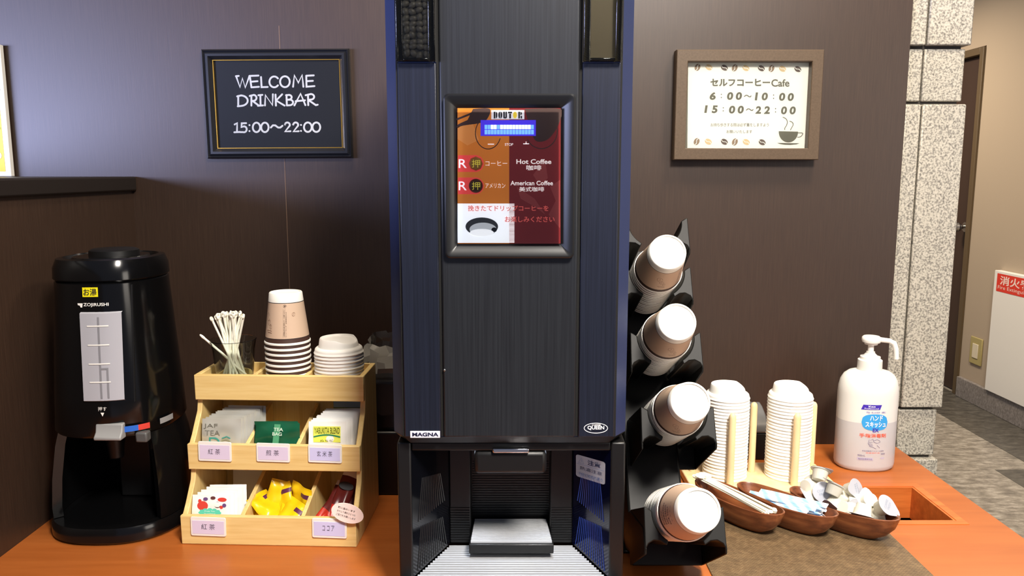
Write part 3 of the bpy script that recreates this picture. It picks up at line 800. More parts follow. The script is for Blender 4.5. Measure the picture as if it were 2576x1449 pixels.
for k, (tx, tz_) in enumerate(top):
    if proto_stick is None: proto_stick = o = stick_mesh(.108).build('stirrer', M_cream, smooth=60)
    else: o = proto_stick.copy(); COL.objects.link(o)
    tag(o, 'white ring ended stirrer in the bunch standing in the glass tumbler', 'stirrer', 'stirrers bunched in the glass')
    bx = -tx * .55 + random.uniform(-.009, .009); by = random.uniform(-.017, .010)
    p0 = st(JX + bx, JY + by, JZ + .0085); p1 = st(JX + tx - .004, JY + random.uniform(-.014, .012), JZ + tz_ - .026)
    between(o, p0, p1, random.uniform(-.7, .7))
o = stick_mesh(.100, True).build('stirrer', M_cream, smooth=60)
tag(o, 'single white stirrer leaning out over the left edge of the glass', 'stirrer')
between(o, st(JX + .022, JY - .004, JZ + .009), st(JX - .0555, JY - .026, JZ + .090))

# sachets
def pouch(wd, ht, th, crimp=.006, wr=.0006, nx=14, nz=16, seedn=0, mats=(0,), stripe=None):
    random.seed(seedn); b = MB()
    ph = [random.uniform(0, 6.28) for _ in range(4)]
    def prof(u, v):
        e = min(1, min(u, 1 - u) * wd / crimp / 1.6) * min(1, max(0, (min(v, 1 - v) * ht - crimp * .6)) / (crimp * 1.6))
        return max(0, e) ** .6
    def g(sgn):
        out = []
        for j in range(nz + 1):
            for i in range(nx + 1):
                u, v = i / nx, j / nz
                d = th / 2 * prof(u, v) + .00025
                wv = wr * (math.sin(9 * u + 5 * v + ph[0]) + math.sin(4 * u - 11 * v + ph[1]))
                out.append(b.vert(((u - .5) * wd, -sgn * d + wv, v * ht)))
        return out
    A, B_ = g(1), g(-1); N = nx + 1
    for j in range(nz):
        for i in range(nx):
            q_ = j * N + i; mm = stripe((i + .5) / nx, (j + .5) / nz) if stripe else 0
            b.face((A[q_], A[q_ + 1], A[q_ + N + 1], A[q_ + N]), mm); b.face((B_[q_], B_[q_ + N], B_[q_ + N + 1], B_[q_ + 1]), mm)
    for j in range(nz):
        b.face((A[j * N], A[(j + 1) * N], B_[(j + 1) * N], B_[j * N])); b.face((A[j * N + nx], B_[j * N + nx], B_[(j + 1) * N + nx], A[(j + 1) * N + nx]))
    for i in range(nx):
        b.face((A[i], B_[i], B_[i + 1], A[i + 1])); b.face((A[nz * N + i], A[nz * N + i + 1], B_[nz * N + i + 1], B_[nz * N + i]))
    return b
M_foil = mat('silver white foil', (214, 212, 202), .26, .45)
M_green = mat('dark green foil', (22, 84, 58), .22)
M_paperw = mat('white sachet paper', (244, 243, 240), .45)
M_yp = mat('yellow foil', (240, 200, 20), .28)
M_cocoa = mat('maroon foil', (88, 26, 24), .3)
def row(name, first, n, x, y, z, dx, dy, dz, tilt, labels, cat, group, jit=.0012, yaw=0.0):
    for k in range(n):
        if k == 0: o = first
        else:
            o = first.copy(); COL.objects.link(o)
        tag(o, labels[k] if k < len(labels) else labels[-1], cat, group)
        at_st(o, x + dx * k + random.uniform(-jit, jit), y + dy * k, z + dz * k, (R(tilt), R(random.uniform(-1.2, 1.2)), yaw + R(random.uniform(-1, 1))))
NTH = ['%s %s behind the front one' % ('', '')]
def lbls(frontl, mid): return [frontl] + [mid % ORD[k] for k in range(1, 14)]
fp = pouch(.070, .072, .0034, seedn=1).build('tea_bag', M_foil, smooth=40)
fp_l = fp
row('tea_bag', fp, 9, -.1005, .0615, .130, .0034, .0062, .0012, -9, lbls('front silvery white tea bag with grey lettering, middle tier', '%s silvery tea bag counted from the front, left of middle tier'), 'tea bag', 'silvery tea bags on the middle tier')
SK = lambda u, v: Vector((u, -.0031, v))
b = ink(); b.text('JAF', -.031, -.006, .0545, .0635, SK, 0); b.text('TEA', -.029, -.002, .0425, .0515, SK, 0)
SKu = lambda u, v: SK(u, v + .012)
b.stroke(arc(-.012, .017, .009, .009, -90, 90, 10) + [(-.020, .026), (-.020, .008), (-.012, .008)], .0028, SKu, 1, 6); b.stroke(arc(.008, .014, .010, .010, 0, 180, 10), .0022, SKu, 2, 6)
b.stroke(arc(.008, .013, .0055, .0055, 0, 180, 10), .0018, SKu, 2, 6); b.stroke([(.002, .026), (.010, .029), (.016, .026)], .0018, SKu, 1, 6)
b.build('lettering', [mat('grey ink', (110, 108, 100), .5), mat('teal ink', (60, 150, 140), .5), mat('khaki ink', (150, 152, 120), .5)], fp, local=True, smooth=0)
fp = pouch(.080, .066, .006, wr=.0013, seedn=5).build('tea_bag', M_green, smooth=50)
row('tea_bag', fp, 3, -.002, .062, .130, -.0035, .0085, -.0015, -10, ['front shiny dark green tea bag with GREEN TEA lettering', 'second dark green tea bag, just behind the front one', 'rearmost dark green tea bag of the three'], 'tea bag', 'green tea bags on the middle tier', .0008)
SK2 = lambda u, v: Vector((u, -.0062, v))
b = ink(); _s2 = SK2; SK2 = lambda u, v: _s2(u, v + .010); b.poly([SK2(-.004, .054), SK2(.007, .054), SK2(.004, .014), SK2(-.007, .014)], 1); b.text('TEA', -.005, .012, .040, .046, lambda u, v: Vector((u, -.0068, v + .012)), 0, bold=.02); b.text('BAG', -.007, .010, .032, .038, lambda u, v: Vector((u, -.0068, v + .012)), 0, bold=.02)
b.text('GREEN TEA', -.012, .010, .0125, .0155, lambda u, v: Vector((u, -.0068, v)), 0)
b.build('lettering', [mat('pale green ink', (206, 226, 208), .5), mat('mid green ink', (84, 158, 118), .4)], fp, local=True, smooth=0)
fp = pouch(.066, .070, .003, seedn=9).build('tea_bag', M_paperw, smooth=40)
row('tea_bag', fp, 9, .0905, .060, .130, .0022, .0060, .0012, -8, lbls('front white tea bag with lime yellow label, middle tier', '%s white tea bag counted from the front, right of middle tier'), 'tea bag', 'white tea bags on the middle tier')
o = pouch(.066, .078, .003, seedn=12).build('tea_bag', mat('olive foil', (112, 124, 40), .4), smooth=40); tag(o, 'olive and blue topped tea bag at the back of the white row', 'tea bag'); at_st(o, .112, .142, .136, (R(-6), 0, 0))
b = ink(); sk = lambda u, v: Vector((u, -.0026, v)); b.poly([sk(-.032, .066), sk(.032, .066), sk(.032, .077), sk(-.032, .077)]); b.build('blue_band', mat('pale blue ink', (150, 178, 214), .5), o, local=True, smooth=0)
SK3 = lambda u, v: Vector((u, -.0026, v)); SK4 = lambda u, v: Vector((u, -.0030, v))
SK3y = lambda u, v: SK3(u, v + .010); SK4y = lambda u, v: SK4(u, v + .010)
b = ink(); b.poly([SK3y(-.024, .024), SK3y(.024, .024), SK3y(.024, .052), SK3y(-.024, .052)], 1)
b.text('YABUKITA BLEND', -.0225, .0225, .039, .050, SK4y, 0, bold=.012); b.stroke([(-.0225 + .045 * k / 10, .0335 + .0035 * math.sin(math.pi * k / 10)) for k in range(11)], .0026, SK4y, 2, 6)
b.text('ぬちぢ', -.012, .011, .0245, .0290, SK4y, 0); b.text('抹茶入', -.018, .016, .012, .0165, SK4y, 0)
b.build('lettering', [mat('dark olive ink', (84, 92, 20), .5), mat('lime label', (230, 234, 96), .5), mat('green ink', (40, 128, 90), .5)], fp, local=True, smooth=0)

# lower tier
fp = pouch(.066, .066, .003, seedn=21).build('tea_bag', M_paperw, smooth=40)
row('tea_bag', fp, 5, -.108, .018, .012, .0042, .0095, .0010, -10, lbls('front white tea bag printed with red berries, bottom tier', '%s white tea bag counted from the front, berry print row'), 'tea bag', 'berry tea bags on the bottom tier')
SK3u = lambda u, v: SK3(u, .030 + (v - .012) * .66)
SK4u = lambda u, v: SK4(u, .030 + (v - .012) * .66)
b = ink()
for x, z, r1, r2, c_ in [(-.014, .039, .0095, .0085, 0), (.012, .042, .0058, .0058, 1), (-.009, .057, .0042, .003, 2), (-.019, .052, .003, .003, 0), (.019, .036, .003, .003, 0), (.024, .041, .0036, .0036, 2), (.020, .056, .008, .0038, 0), (.004, .060, .0045, .003, 1)]: b.disc(x, z, r1, r2 * 1.45, SK3u, c_, 16)
for k in range(12): b.disc(-.001 + .0165 * math.cos(k * .5236), .021 + .009 * math.sin(k * .5236), .0038, .0035, SK3u, 3, 10)
b.disc(-.001, .021, .0175, .0098, SK3u, 3, 24); b.text('Fruit Tea', -.010, .008, .0235, .0268, SK4u, 4); b.text('Strawberry', -.011, .009, .0175, .0205, SK4u, 4)
b.build('lettering', [mat('berry red', (214, 66, 56), .5), mat('blackberry', (96, 54, 56), .5), mat('berry violet', (104, 74, 128), .5), mat('mint ink', (96, 208, 182), .5), M_whitep], fp, local=True, smooth=0)
o = MB(); o.box(-.035, .035, -.0006, .0006, 0, .072); o = o.build('index_card', M_whitep, bevel=.0003); tag(o, 'plain white card leaning at the back of the berry tea bags', 'card'); at_st(o, -.088, .158, .0105, (R(-6), 0, 0))
def ystripe(u, v): return 1 if .70 < v < .80 and u > .55 else 0
pk = pouch(.046, .062, .012, crimp=.007, wr=.0012, seedn=31, stripe=ystripe).build('sweet_packet', [M_yp, mat('purple print', (92, 40, 74), .4)], smooth=50)
ypos = [(-.020, .030, .014, 62, -28, 20, 'yellow packet lying lowest at the left front of its compartment'),
        (.006, .026, .014, 48, 12, -35, 'yellow packet lying at the front middle of its compartment'),
        (.030, .030, .014, 60, 30, 30, 'yellow packet lying at the right front of its compartment'),
        (.012, .060, .022, 18, -24, -14, 'yellow packet standing tilted in the middle of the yellow heap'),
        (-.012, .066, .026, 10, 20, 18, 'yellow packet standing at the left rear of the yellow heap'),
        (.030, .078, .022, -4, 14, -30, 'yellow packet with tall pointed corner at the right rear'),
        (.004, .046, .030, 58, -8, 60, 'topmost yellow packet lying across the yellow heap')]
for k, (x, y, z, a, bb, cc, lab) in enumerate(ypos):
    o = pk if k == 0 else pk.copy()
    if k: COL.objects.link(o)
    tag(o, lab, 'packet', 'yellow packets on the bottom tier'); at_st(o, x, y, z, (R(-a), R(bb), R(cc)))
def cstripe(u, v): return 1 if v > .90 else (2 if v < .3 else 0)
ck = pouch(.030, .100, .008, crimp=.005, wr=.0009, seedn=41, stripe=cstripe).build('cocoa_stick', [M_cocoa, mat('white foil end', (228, 224, 220), .4), mat('red foil', (172, 40, 26), .3)], smooth=50)
cpos = [(.080, .022, .026, 52, 40, 0, 'brown cocoa stick lying lowest at the front left of its compartment'), (.090, .022, .024, 58, 30, 6, 'brown cocoa stick second from the left in its compartment'),
        (.101, .036, .026, 44, 16, -2, 'brown cocoa stick with dark oval logo standing above the others'), (.122, .054, .018, 46, 10, 8, 'brown cocoa stick at the right rear of its compartment')]
for k, (x, y, z, a, bb, cc, lab) in enumerate(cpos):
    o = ck if k == 0 else ck.copy()
    if k: COL.objects.link(o)
    tag(o, lab, 'sachet', 'cocoa sticks on the bottom tier'); at_st(o, x, y, z, (R(-a), R(bb), R(cc)))
    if k == 2:
        b = ink(); s5 = lambda u, v: Vector((u, -.0068, v)); s6 = lambda u, v: Vector((u, -.0060, v))
        b.disc(0, .068, .0135, .0075, s5, 0, 24); b.text('Nestle', -.010, .010, .0655, .0705, s6, 1, bold=.03); b.build('lettering', [M_ink, M_cupw], o, local=True, smooth=0)
pc = P(874, 1291, dl - .012)
ov = thing('oval_card', pc, 'pale pink oval note card at the right end of the bottom tier', 'card')
b = MB(); b.prism([(.028 * math.cos(t_), .0165 * math.sin(t_)) for t_ in [2 * math.pi * k / 36 for k in range(36)]], lambda u, v, q_: (u, q_, v), -.0005, .0005); b.build('paper', mat('pale pink card', (246, 224, 218), .55), ov, local=True, bevel=.0002)
b = ink(); f = lambda u, v: (u, -.0009, v)
for k, s_ in enumerate(('前に進みいます', 'おひとり様おひとつの', 'ご協力をお願いします')): b.text(s_, -.018, .012 + .002 * k, .0045 - .0062 * k, .0082 - .0062 * k, f, 0)
b.build('lettering', M_ink, ov, local=True, smooth=0); ov.rotation_euler = (R(-6), R(17), R(-2))

# dark box and wrapped bundle behind the stand
b = MB(); b.box(-.305, -.190, -.30, -.13, .8005, .93); o = b.build('storage_box', M_blackm, bevel=.004); tag(o, 'plain black box on the counter between tea stand and coffee machine', 'box')
wb = thing('wrapped_bundle', (-.25, -.21, .931), 'film wrapped dark bundle on the black box beside the coffee machine', 'bundle')
b = MB(); b.box(-.298, -.192, -.292, -.14, .9312, 1.03); b.build('contents', mat('very dark grey card', (34, 33, 34), .4), wb, bevel=.006)
random.seed(5)
def crumple(mb, x0, x1, y0, y1, z0, z1, n=14, amp=.006):
    rings = []
    for j in range(6):
        v = j / 5; rg = []
        for k in range(n * 2):
            a = 2 * math.pi * k / (n * 2); sq = .5 - .12 * v * v
            rg.append(((x0 + x1) / 2 + (x1 - x0) * sq * max(-1, min(1, 1.4 * math.cos(a))) + random.uniform(-amp, amp) * v, (y0 + y1) / 2 + (y1 - y0) * sq * max(-1, min(1, 1.4 * math.sin(a))) + random.uniform(-amp, amp), z0 + (z1 - z0) * v + random.uniform(-amp, amp) * (v if j else 0)))
        rings.append(rg)
    mb.loft(rings, 0, False, False); return mb
b = crumple(MB(), -.300, -.190, -.294, -.138, .9320, 1.042, amp=.001); b.build('film', M_film, wb, smooth=20, label='shiny clear wrapping film')
bg_ = thing('plastic_bag', (-.25, -.21, 1.045), 'crumpled translucent plastic bag resting on the wrapped bundle', 'bag')
b = crumple(MB(), -.300, -.190, -.294, -.15, 1.046, 1.098, amp=.007); b.build('bag_skin', mat('translucent plastic', (196, 192, 182), .2, trans=.55, ior=1.1), bg_, smooth=20)

# ================================================================== COFFEE MACHINE
DM = 1.08                                  # front of the door
YM = DM - 1.8
mc = thing('coffee_machine', (-.004, -.45, .8), 'tall black coffee machine with lit menu panel in the centre of the counter', 'coffee machine')
XL, XR, ZB, ZT = -.1705, .1640, 1.063, 1.76
xc = -.0033
def bm_(mb, name, m, **k): return mb.build(name, m, mc, **k)
# carcass behind the door and above the bay
b = MB(); b.box(-.158, .152, YM + .045, -.12, 1.066, ZT - .005); b.box(-.158, .152, -.545, -.12, .81, 1.066)
bm_(b, 'carcass', M_blackm, bevel=.004)
# door: chamfered shell, columns, centre panel
out_ = [(XL, YM + .045), (XL, YM + .030), (XL + .0185, YM + .004), (XR - .0185, YM + .004), (XR, YM + .030), (XR, YM + .045)]
b = MB(); b.prism(out_, lambda u, v, t_: (u, v, t_), ZB, ZT); bm_(b, 'door_shell', M_edge, smooth=20)
b = MB(); b.loft([[(u, v, ZB - .0004) for u, v in out_], [(u * .955 + xc * .045, v + (.012 if v < YM + .04 else 0), ZB - .013) for u, v in out_]]); bm_(b, 'door_lip', M_blackm, smooth=20)
x1, x2, x3, x4, x5, x6 = -.1515, -.1003, -.0962, .0893, .0933, .1440
HZ0 = P(1050, 153, DM - .01).z
b = MB(); b.box(x1, x2, YM, YM + .006, ZB + .0005, HZ0 - .001); bm_(b, 'left_column', M_col, bevel=.0015)
b = MB(); b.box(x5, x6, YM, YM + .006, ZB + .0005, HZ0 - .001); bm_(b, 'right_column', M_col, bevel=.0015)
b = MB(); b.box(x3, x4, YM - .001, YM + .006, ZB + .0005, ZT - .002); bm_(b, 'centre_panel', M_machine, bevel=.0025)
for u0, u1 in ((x1 - .0025, x1), (x2, x3), (x4, x5), (x6, x6 + .0025)):
    b = MB(); b.box(u0, u1, YM + .0032, YM + .0055, ZB + .001, ZT - .003); bm_(b, 'panel_gap_shade', M_dark, smooth=0)  # near-black strips stand in for the shade inside the grooves
# bean hoppers with clear covers
for side_, xa, xb in (('left', x1, x2), ('right', x5, x6)):
    h = MB(); h.box(xa, xb, YM + .002, YM + .0045, HZ0, ZT - .002)
    hp = h.build('hopper_recess', mat('hopper back ' + side_, (56, 56, 52) if side_ == 'left' else (116, 104, 78), .5), mc, smooth=0)
    b = MB()
    for (u0, u1) in ((xa + .0002, xa + .009), (xb - .009, xb - .0002)):
        b.box(u0, u1, YM - .010, YM + .002, HZ0, ZT - .003)
    b.box(xa + .0092, xb - .0092, YM - .010, YM + .002, HZ0, HZ0 + .004)
    b.build('cover_rim', M_acr, hp, bevel=.001, label='clear acrylic rim')
    b = ink(); b.poly([(xa + .009, YM - .0085, HZ0 + .004), (xb - .009, YM - .0085, HZ0 + .004), (xb - .009, YM - .0085, ZT - .003), (xa + .009, YM - .0085, ZT - .003)])
    b.build('cover_pane', M_film, hp, smooth=0)
    if side_ == 'left':
        random.seed(17); b = MB(); z = HZ0 + .010
        while z < HZ0 + .20:
            for k in range(4):
                rot = Matrix.Rotation(random.uniform(0, 3.1), 3, 'Y')
                b.ball((xa + .013 + .0085 * k + random.uniform(-.001, .001), YM + .0005, z + random.uniform(-.002, .002)), .0056, .003, .0042, 0, 10, 7, rot)
            z += .0078
        o = b.build('coffee_bean', mat('roasted bean', (96, 92, 84), .4), hp); o['kind'] = 'stuff'
# menu panel frame
def px_rect(x0, x1, y0, y1, D):
    a, c = P(x0, (y0 + y1) / 2, D).x, P(x1, (y0 + y1) / 2, D).x
    return a, c, P((x0 + x1) / 2, y1, D).z, P((x0 + x1) / 2, y0, D).z
fx0, fx1, fz0, fz1 = px_rect(1118, 1446, 236, 649, DM - .006)
ix0, ix1, iz0, iz1 = px_rect(1151, 1410, 272, 613, DM)
def rr_ring(x0, x1, z0, z1, r, y): return [(u, y, v) for u, v in rrect(x0, x1, z0, z1, r, 5)]
b = MB()
b.loft([rr_ring(fx0, fx1, fz0, fz1, .007, YM - .0012), rr_ring(fx0, fx1, fz0, fz1, .007, YM - .009), rr_ring(fx0 + .002, fx1 - .002, fz0 + .002, fz1 - .002, .006, YM - .0105),
        rr_ring(fx0 + .004, fx1 - .004, fz0 + .004, fz1 - .004, .005, YM - .0105), rr_ring(ix0 - .001, ix1 + .001, iz0 - .001, iz1 + .001, .0005, YM - .003), rr_ring(ix0, ix1, iz0, iz1, .0005, YM - .0015)], 0, False, False)
bm_(b, 'menu_frame', mat('satin black frame', (20, 20, 21), .35), smooth=30)
def screen(name, col, e=.75): return mat(name, col, .25, emit=col, estr=e)
Dq = DM - .0022; Yq = Dq - 1.8
b = MB(); b.box(ix0, ix1, Yq, YM - .0012, iz0, iz1)
pn = bm_(b, 'menu_panel', mat('panel base', (60, 30, 20), .3), smooth=0)
def pxpoly(mb, pts, D, m=0): mb.poly([P(x, y, D) for x, y in pts], m)
def pxrect(mb, x0, x1, y0, y1, D, m=0): pxpoly(mb, [(x0, y1), (x1, y1), (x1, y0), (x0, y0)], D, m)
S_or = screen('lit amber print', (196, 116, 40), .42); S_rd = screen('lit maroon print', (112, 34, 34), .30); S_dk = screen('dark brown print', (64, 42, 34), .2)
S_wh = screen('lit white print', (238, 242, 246), .80); S_or2 = screen('lit pale amber print', (206, 134, 66), .38); S_rd2 = screen('lit pale maroon print', (132, 56, 54), .28)
b = ink(); D1 = Dq - .0002
pxrect(b, 1151, 1281, 272, 512, D1, 0); pxrect(b, 1281, 1410, 272, 613, D1, 1); pxrect(b, 1151, 1294, 512, 611, D1, 3); pxrect(b, 1151, 1294, 611, 613, D1, 0)
D1b = Dq - .0003
# swirls of dark coffee across the top of the print
pxpoly(b, smooth_pts([(1190, 274), (1232, 274), (1225, 300), (1205, 310), (1165, 316), (1151, 322), (1151, 314), (1176, 302)]), D1b, 2)
pxpoly(b, smooth_pts([(1320, 274), (1409, 274), (1409, 302), (1396, 330), (1376, 352), (1352, 356), (1340, 342), (1330, 310)]), D1b, 2)
pf = plane_px(D1b)
for cx, cy, rx, ry, a0, a1 in ((1228, 335, 32, 40, 20, 250), (1362, 330, 40, 44, -60, 150)):
    b.stroke([(x, -y) for x, y in arc(cx, cy, rx, ry, a0, a1, 18)], 2.2, pf, 2, 6)
b.stroke([(1150, -300), (1180, -288), (1205, -276)], 5, pf, 2, 6)
# glassy pale shapes lower right
pxpoly(b, [(1341, 440), (1371, 400), (1378, 448), (1360, 470)], D1b, 5); pxpoly(b, [(1300, 470), (1345, 500), (1372, 540), (1345, 520), (1310, 500)], D1b, 5); pxpoly(b, [(1384, 470), (1409, 452), (1409, 575), (1380, 540), (1398, 505)], D1b, 5)
pxpoly(b, [(1151, 318), (1190, 312), (1205, 352), (1176, 366), (1151, 350)], D1b, 4)
b.build('menu_print', [S_or, S_rd, S_dk, S_wh, S_or2, S_rd2], pn, smooth=0)
b = ink(); D2_ = Dq - .0006; f2 = plane_px(D2_)
b.disc(1212, -570, 41, 23, f2, 0, 36); D3_ = Dq - .0009; f3_ = plane_px(D3_)
b.disc(1215, -577, 34, 17, f3_, 1, 30); b.disc(1243, -578, 7, 6, f3_, 2, 14); b.disc(1212, -585, 30, 9, plane_px(Dq - .0011), 3, 30)
b.build('coffee_picture', [screen('dark coffee print', (52, 54, 56), .3), screen('grey coffee print', (176, 180, 184), .6), screen('black coffee print', (28, 28, 30), .1), screen('white milk print', (236, 238, 240), .75)], pn, smooth=0)
b = ink(); pxrect(b, 1236, 1319, 277, 300, D2_, 0)
b.build('logo_plate', screen('white logo plate', (246, 246, 246), .35), pn, smooth=0, label='white logo plate')
b = ink(); fL = plane_px(Dq - .0010)
def lrect(x0, x1, y0, y1, m): b.poly([fL(x0, -y1), fL(x1, -y1), fL(x1, -y0), fL(x0, -y0)], m)
for x, ch in ((1242, 'D'), (1254, 'O'), (1266, 'U'), (1278, 'T'), (1291, 'o'), (1304, 'R')):
    m_ = 1 if ch == 'o' else 0
    if ch == 'T':
        lrect(x, x + 10, 281, 285, 0); lrect(x + 3, x + 7.5, 286, 298, 0)
    elif ch == 'o': b.disc(x + 4.5, -289.5, 5, 8.5, fL, 1, 20)
    elif ch == 'O':
        for sg in (-1, 1): b.poly([fL(x + 4.6 + sg * (.7 + 4.2 * math.sin(t_)), -289.5 - 8.5 * math.cos(t_) * sg) for t_ in [math.pi * k / 12 for k in range(13)]], 0)
    elif ch == 'U':
        lrect(x, x + 4, 281, 295, 0); lrect(x + 5.4, x + 9.2, 281, 295, 0)
        b.poly([fL(x + 4.6 + 4.6 * math.cos(t_), -295 - 3.2 * math.sin(t_)) for t_ in [math.pi * k / 10 for k in range(11)]][::-1], 0)
    else:
        lrect(x, x + 4, 281, 298, 0); lo = 290 if ch == 'R' else 298
        b.poly([fL(x + 5.2, -281), fL(x + 5.2, -lo), fL(x + 7.6, -lo + 1.5), fL(x + 9, -lo + 5 if ch == 'D' else -lo + 3), fL(x + 9, -286 if ch == 'D' else -284), fL(x + 7.6, -282.5)], 0)
    if ch == 'R': lrect(x + 5.6, x + 9.4, 291.5, 298, 0)
b.build('lettering', [M_ink, mat('yellow ink', (250, 220, 60), .5, emit=(250, 220, 60), estr=.3)], pn, smooth=0)
b = ink(); pxrect(b, 1209, 1348, 302, 342, D2_, 0); lc = b.build('display', screen('blue display', (62, 44, 190), 1.0), pn, smooth=0, label='blue lit text display')
b = ink(); random.seed(2)
for k in range(16):
    xx = 1219 + k * 7.8
    for yy0, yy1 in ((314, 325), (326.5, 338)):
        lit = yy0 < 320 and random.random() < .75
        pxrect(b, xx, xx + 6.9, yy0, yy1, Dq - .001, 1 if lit else 0)
b.build('display_cell', [screen('cyan cell', (112, 170, 250), 1.1), screen('white cell', (222, 238, 255), 1.5)], lc, smooth=0)
b = ink(); DT_ = Dq - .0011
pxrect(b, 1227, 1243, 361.5, 364, DT_, 0); pxrect(b, 1316, 1331, 360.5, 363, DT_, 0); pxrect(b, 1322.5, 1324.5, 356, 362, DT_, 0)
tpx(b, 'STOP', 1270, 1291, 363.5, 6.5, DT_, 0, bold=.01)
tpx(b, 'コーヒー', 1221, 1276, 411, 12, DT_, 0); tpx(b, 'アメリカン', 1221, 1271, 467, 12, DT_, 0)
tpx(b, 'Hot Coffee', 1299, 1387, 406.5, 12, DT_, 0, bold=.018); tpx(b, '咖啡', 1324, 1362, 422, 13, DT_, 0, bold=.012)
tpx(b, 'American Coffee', 1284, 1391, 460.5, 11.5, DT_, 0, bold=.018); tpx(b, '美式咖啡', 1306, 1369, 476, 12, DT_, 0, bold=.012)
tpx(b, '挽きたてドリップコーヒーを', 1177, 1380, 524, 14.5, DT_, 1, bold=.012); tpx(b, 'お楽しみください', 1270, 1395, 551.5, 15, DT_, 1, bold=.012)
b.build('lettering', [screen('lit white letter', (250, 240, 236), .6), screen('lit coral letter', (220, 96, 88), .5)], pn, smooth=0)
for yc, bc in ((411.5, 'gold'), (467.5, 'brown')):
    b = ink(); fp_ = plane_px(Dq - .0006); pts = [(1152, -(yc + 21)), (1196, -(yc + 21))] + [(1196 + 21 * math.sin(t_), -(yc + 21 * math.cos(t_))) for t_ in [math.pi * k / 14 for k in range(15)]] + [(1152, -(yc - 21))]
    b.poly([fp_(*p) for p in pts]); pill = b.build('button_plate', screen('lit red plate', (226, 74, 70), .45), pn, smooth=0)
    b = ink(); tpx(b, 'R', 1154, 1174, yc, 22, Dq - .001, 0, bold=.004); b.build('lettering', S_wh, pill, smooth=0)
    c_ = P(1197, yc, Dq - .001); b = MB()
    b.lathe([(0, .003), (.0072, .003), (.0088, .002), (.0095, .0), (0, 0)], 26 if bc == 'brown' else 8, lambda x, y, z: (c_.x + x, c_.y - z, c_.z + y))
    pb = b.build('push_button', mat('gold button', (176, 138, 62), .3, .15) if bc == 'gold' else mat('brown button', (78, 50, 24), .3), pill, smooth=30)
    b = ink(); tpx(b, '押', 1187, 1208, yc, 20, DM - .0065, 0); b.build('lettering', mat('yellow letter', (240, 224, 80), .4, emit=(240, 224, 80), estr=.3), pb, smooth=0)
b = ink(); pxrect(b, 1151, 1410, 272, 613, DM - .0075, 0); b.build('panel_glass', M_pane, pn, smooth=0)
# makers' plates on the columns
b = MB(); a0, a1, z0, z1 = px_rect(1032, 1107, 1084, 1101, DM - .0005); a1 = min(a1, x2 + .002)
b.box(a0, a1, YM - .0016, YM - .0002, z0, z1); np_ = bm_(b, 'name_plate', mat('pale name plate', (214, 216, 226), .35), bevel=.0003, label='small white name plate')
b = ink(); tpx(b, 'MAGNA', 1037, 1103, 1093, 9.5, DM - .002, 0, bold=.035); b.build('lettering', mat('navy ink', (26, 28, 58), .5), np_, smooth=0)
b = ink(); fq = plane_px(DM - .0006)
b.stroke([(x, -y) for x, y in arc(1499, 1077, 29.5, 12.5, 0, 360, 40)], 1.6, fq, 0, 6)
tpx(b, 'QUEEN', 1478, 1520, 1076.5, 11, DM - .0006, 0, bold=.03); tpx(b, 'COFFEE', 1489, 1511, 1069, 3.6, DM - .0006, 0, bold=.02)
bm_(b, 'maker_badge', M_wink, smooth=0, label='white oval badge')
b = ink(); c_ = P(1118, 931, DM - .001); b = MB(); b.ball((c_.x, c_.y, c_.z), .0018, .0012, .0018); bm_(b, 'panel_rivet', M_steel)

# bay below the door
b = MB()
zb0, zb1 = .812, 1.0495
b.box(-.1655, -.1455, -.702, -.55, zb0, zb1); b.box(.1425, .1635, -.702, -.55, zb0, zb1); b.box(-.1455, .1425, -.700, -.56, 1.036, zb1)
bm_(b, 'bay_frame', M_blackm, bevel=.0025)
b = MB(); b.prism([(-.1453, -.699), (-.1000, -.592), (-.1000, -.588), (-.1453, -.588)], lambda u, v, t_: (u, v, t_), .842, 1.0358); bm_(b, 'smoked_side_panel', mat('shaded smoked panel', (10, 11, 16), 0.10), smooth=0)  # darker copy of the right panel, its shade put into the colour
b = MB(); b.prism([(.1423, -.699), (.1423, -.588), (.0970, -.588), (.0970, -.592)], lambda u, v, t_: (u, v, t_), .842, 1.0358); bm_(b, 'smoked_side_panel', M_bay_lit, smooth=0)
for sg, xf, xb in ((-1, -.1453, -.1000), (1, .1423, .0970)):
    e_ = Vector((xb - xf, .107)).normalized(); nn = Vector((-sg * abs(e_.y), -abs(e_.x))); b = MB()
    for z0, z1, n_, sp0, sp1 in ((.921, .985, 13, .030, .045), (.846, .911, 14, .036, .050)):
        for k in range(n_):
            q_ = (k + .5) / n_; cs = .058
            rg = []
            for z, sp in ((z0, sp1), (z1 - .014 * q_, sp0)):
                c0 = Vector((xf, -.699)) + e_ * (cs + (q_ - .5) * 2 * sp)
                rg.append([(*(c0 - e_ * .0008 + nn * .0001), z), (*(c0 + nn * .0011), z), (*(c0 + e_ * .0008 + nn * .0001), z)])
            b.loft(rg)
    bm_(b, 'panel_rib', M_bayrib_lit if sg > 0 else M_blackm, smooth=0)  # right ribs carry the painted blue light, left ribs stay black
rx0, rx1 = -.066, .061
b = MB(); b.box(-.0998, rx0, -.592, -.548, .842, 1.0358); b.box(rx1, .0968, -.592, -.548, .842, 1.0358); b.box(rx0, rx1, -.592, -.548, 1.022, 1.0358)
bm_(b, 'bay_back', M_blackm, bevel=.002)
b = MB(); b.box(rx0, rx1, -.552, -.546, .842, 1.022); bm_(b, 'recess_back', M_ribblack, smooth=0)
b = MB()
for k in range(22): b.box(rx0 + .001, rx1 - .001, -.5535, -.552, .875 + .0042 * k, .875 + .0042 * k + .0019)
bm_(b, 'recess_rib', M_ribblack, smooth=0)
b = MB()
for k in range(14):
    z = .846 + .0042 * k; b.box(-.0985, rx0 - .002, -.5935, -.592, z, z + .0019)
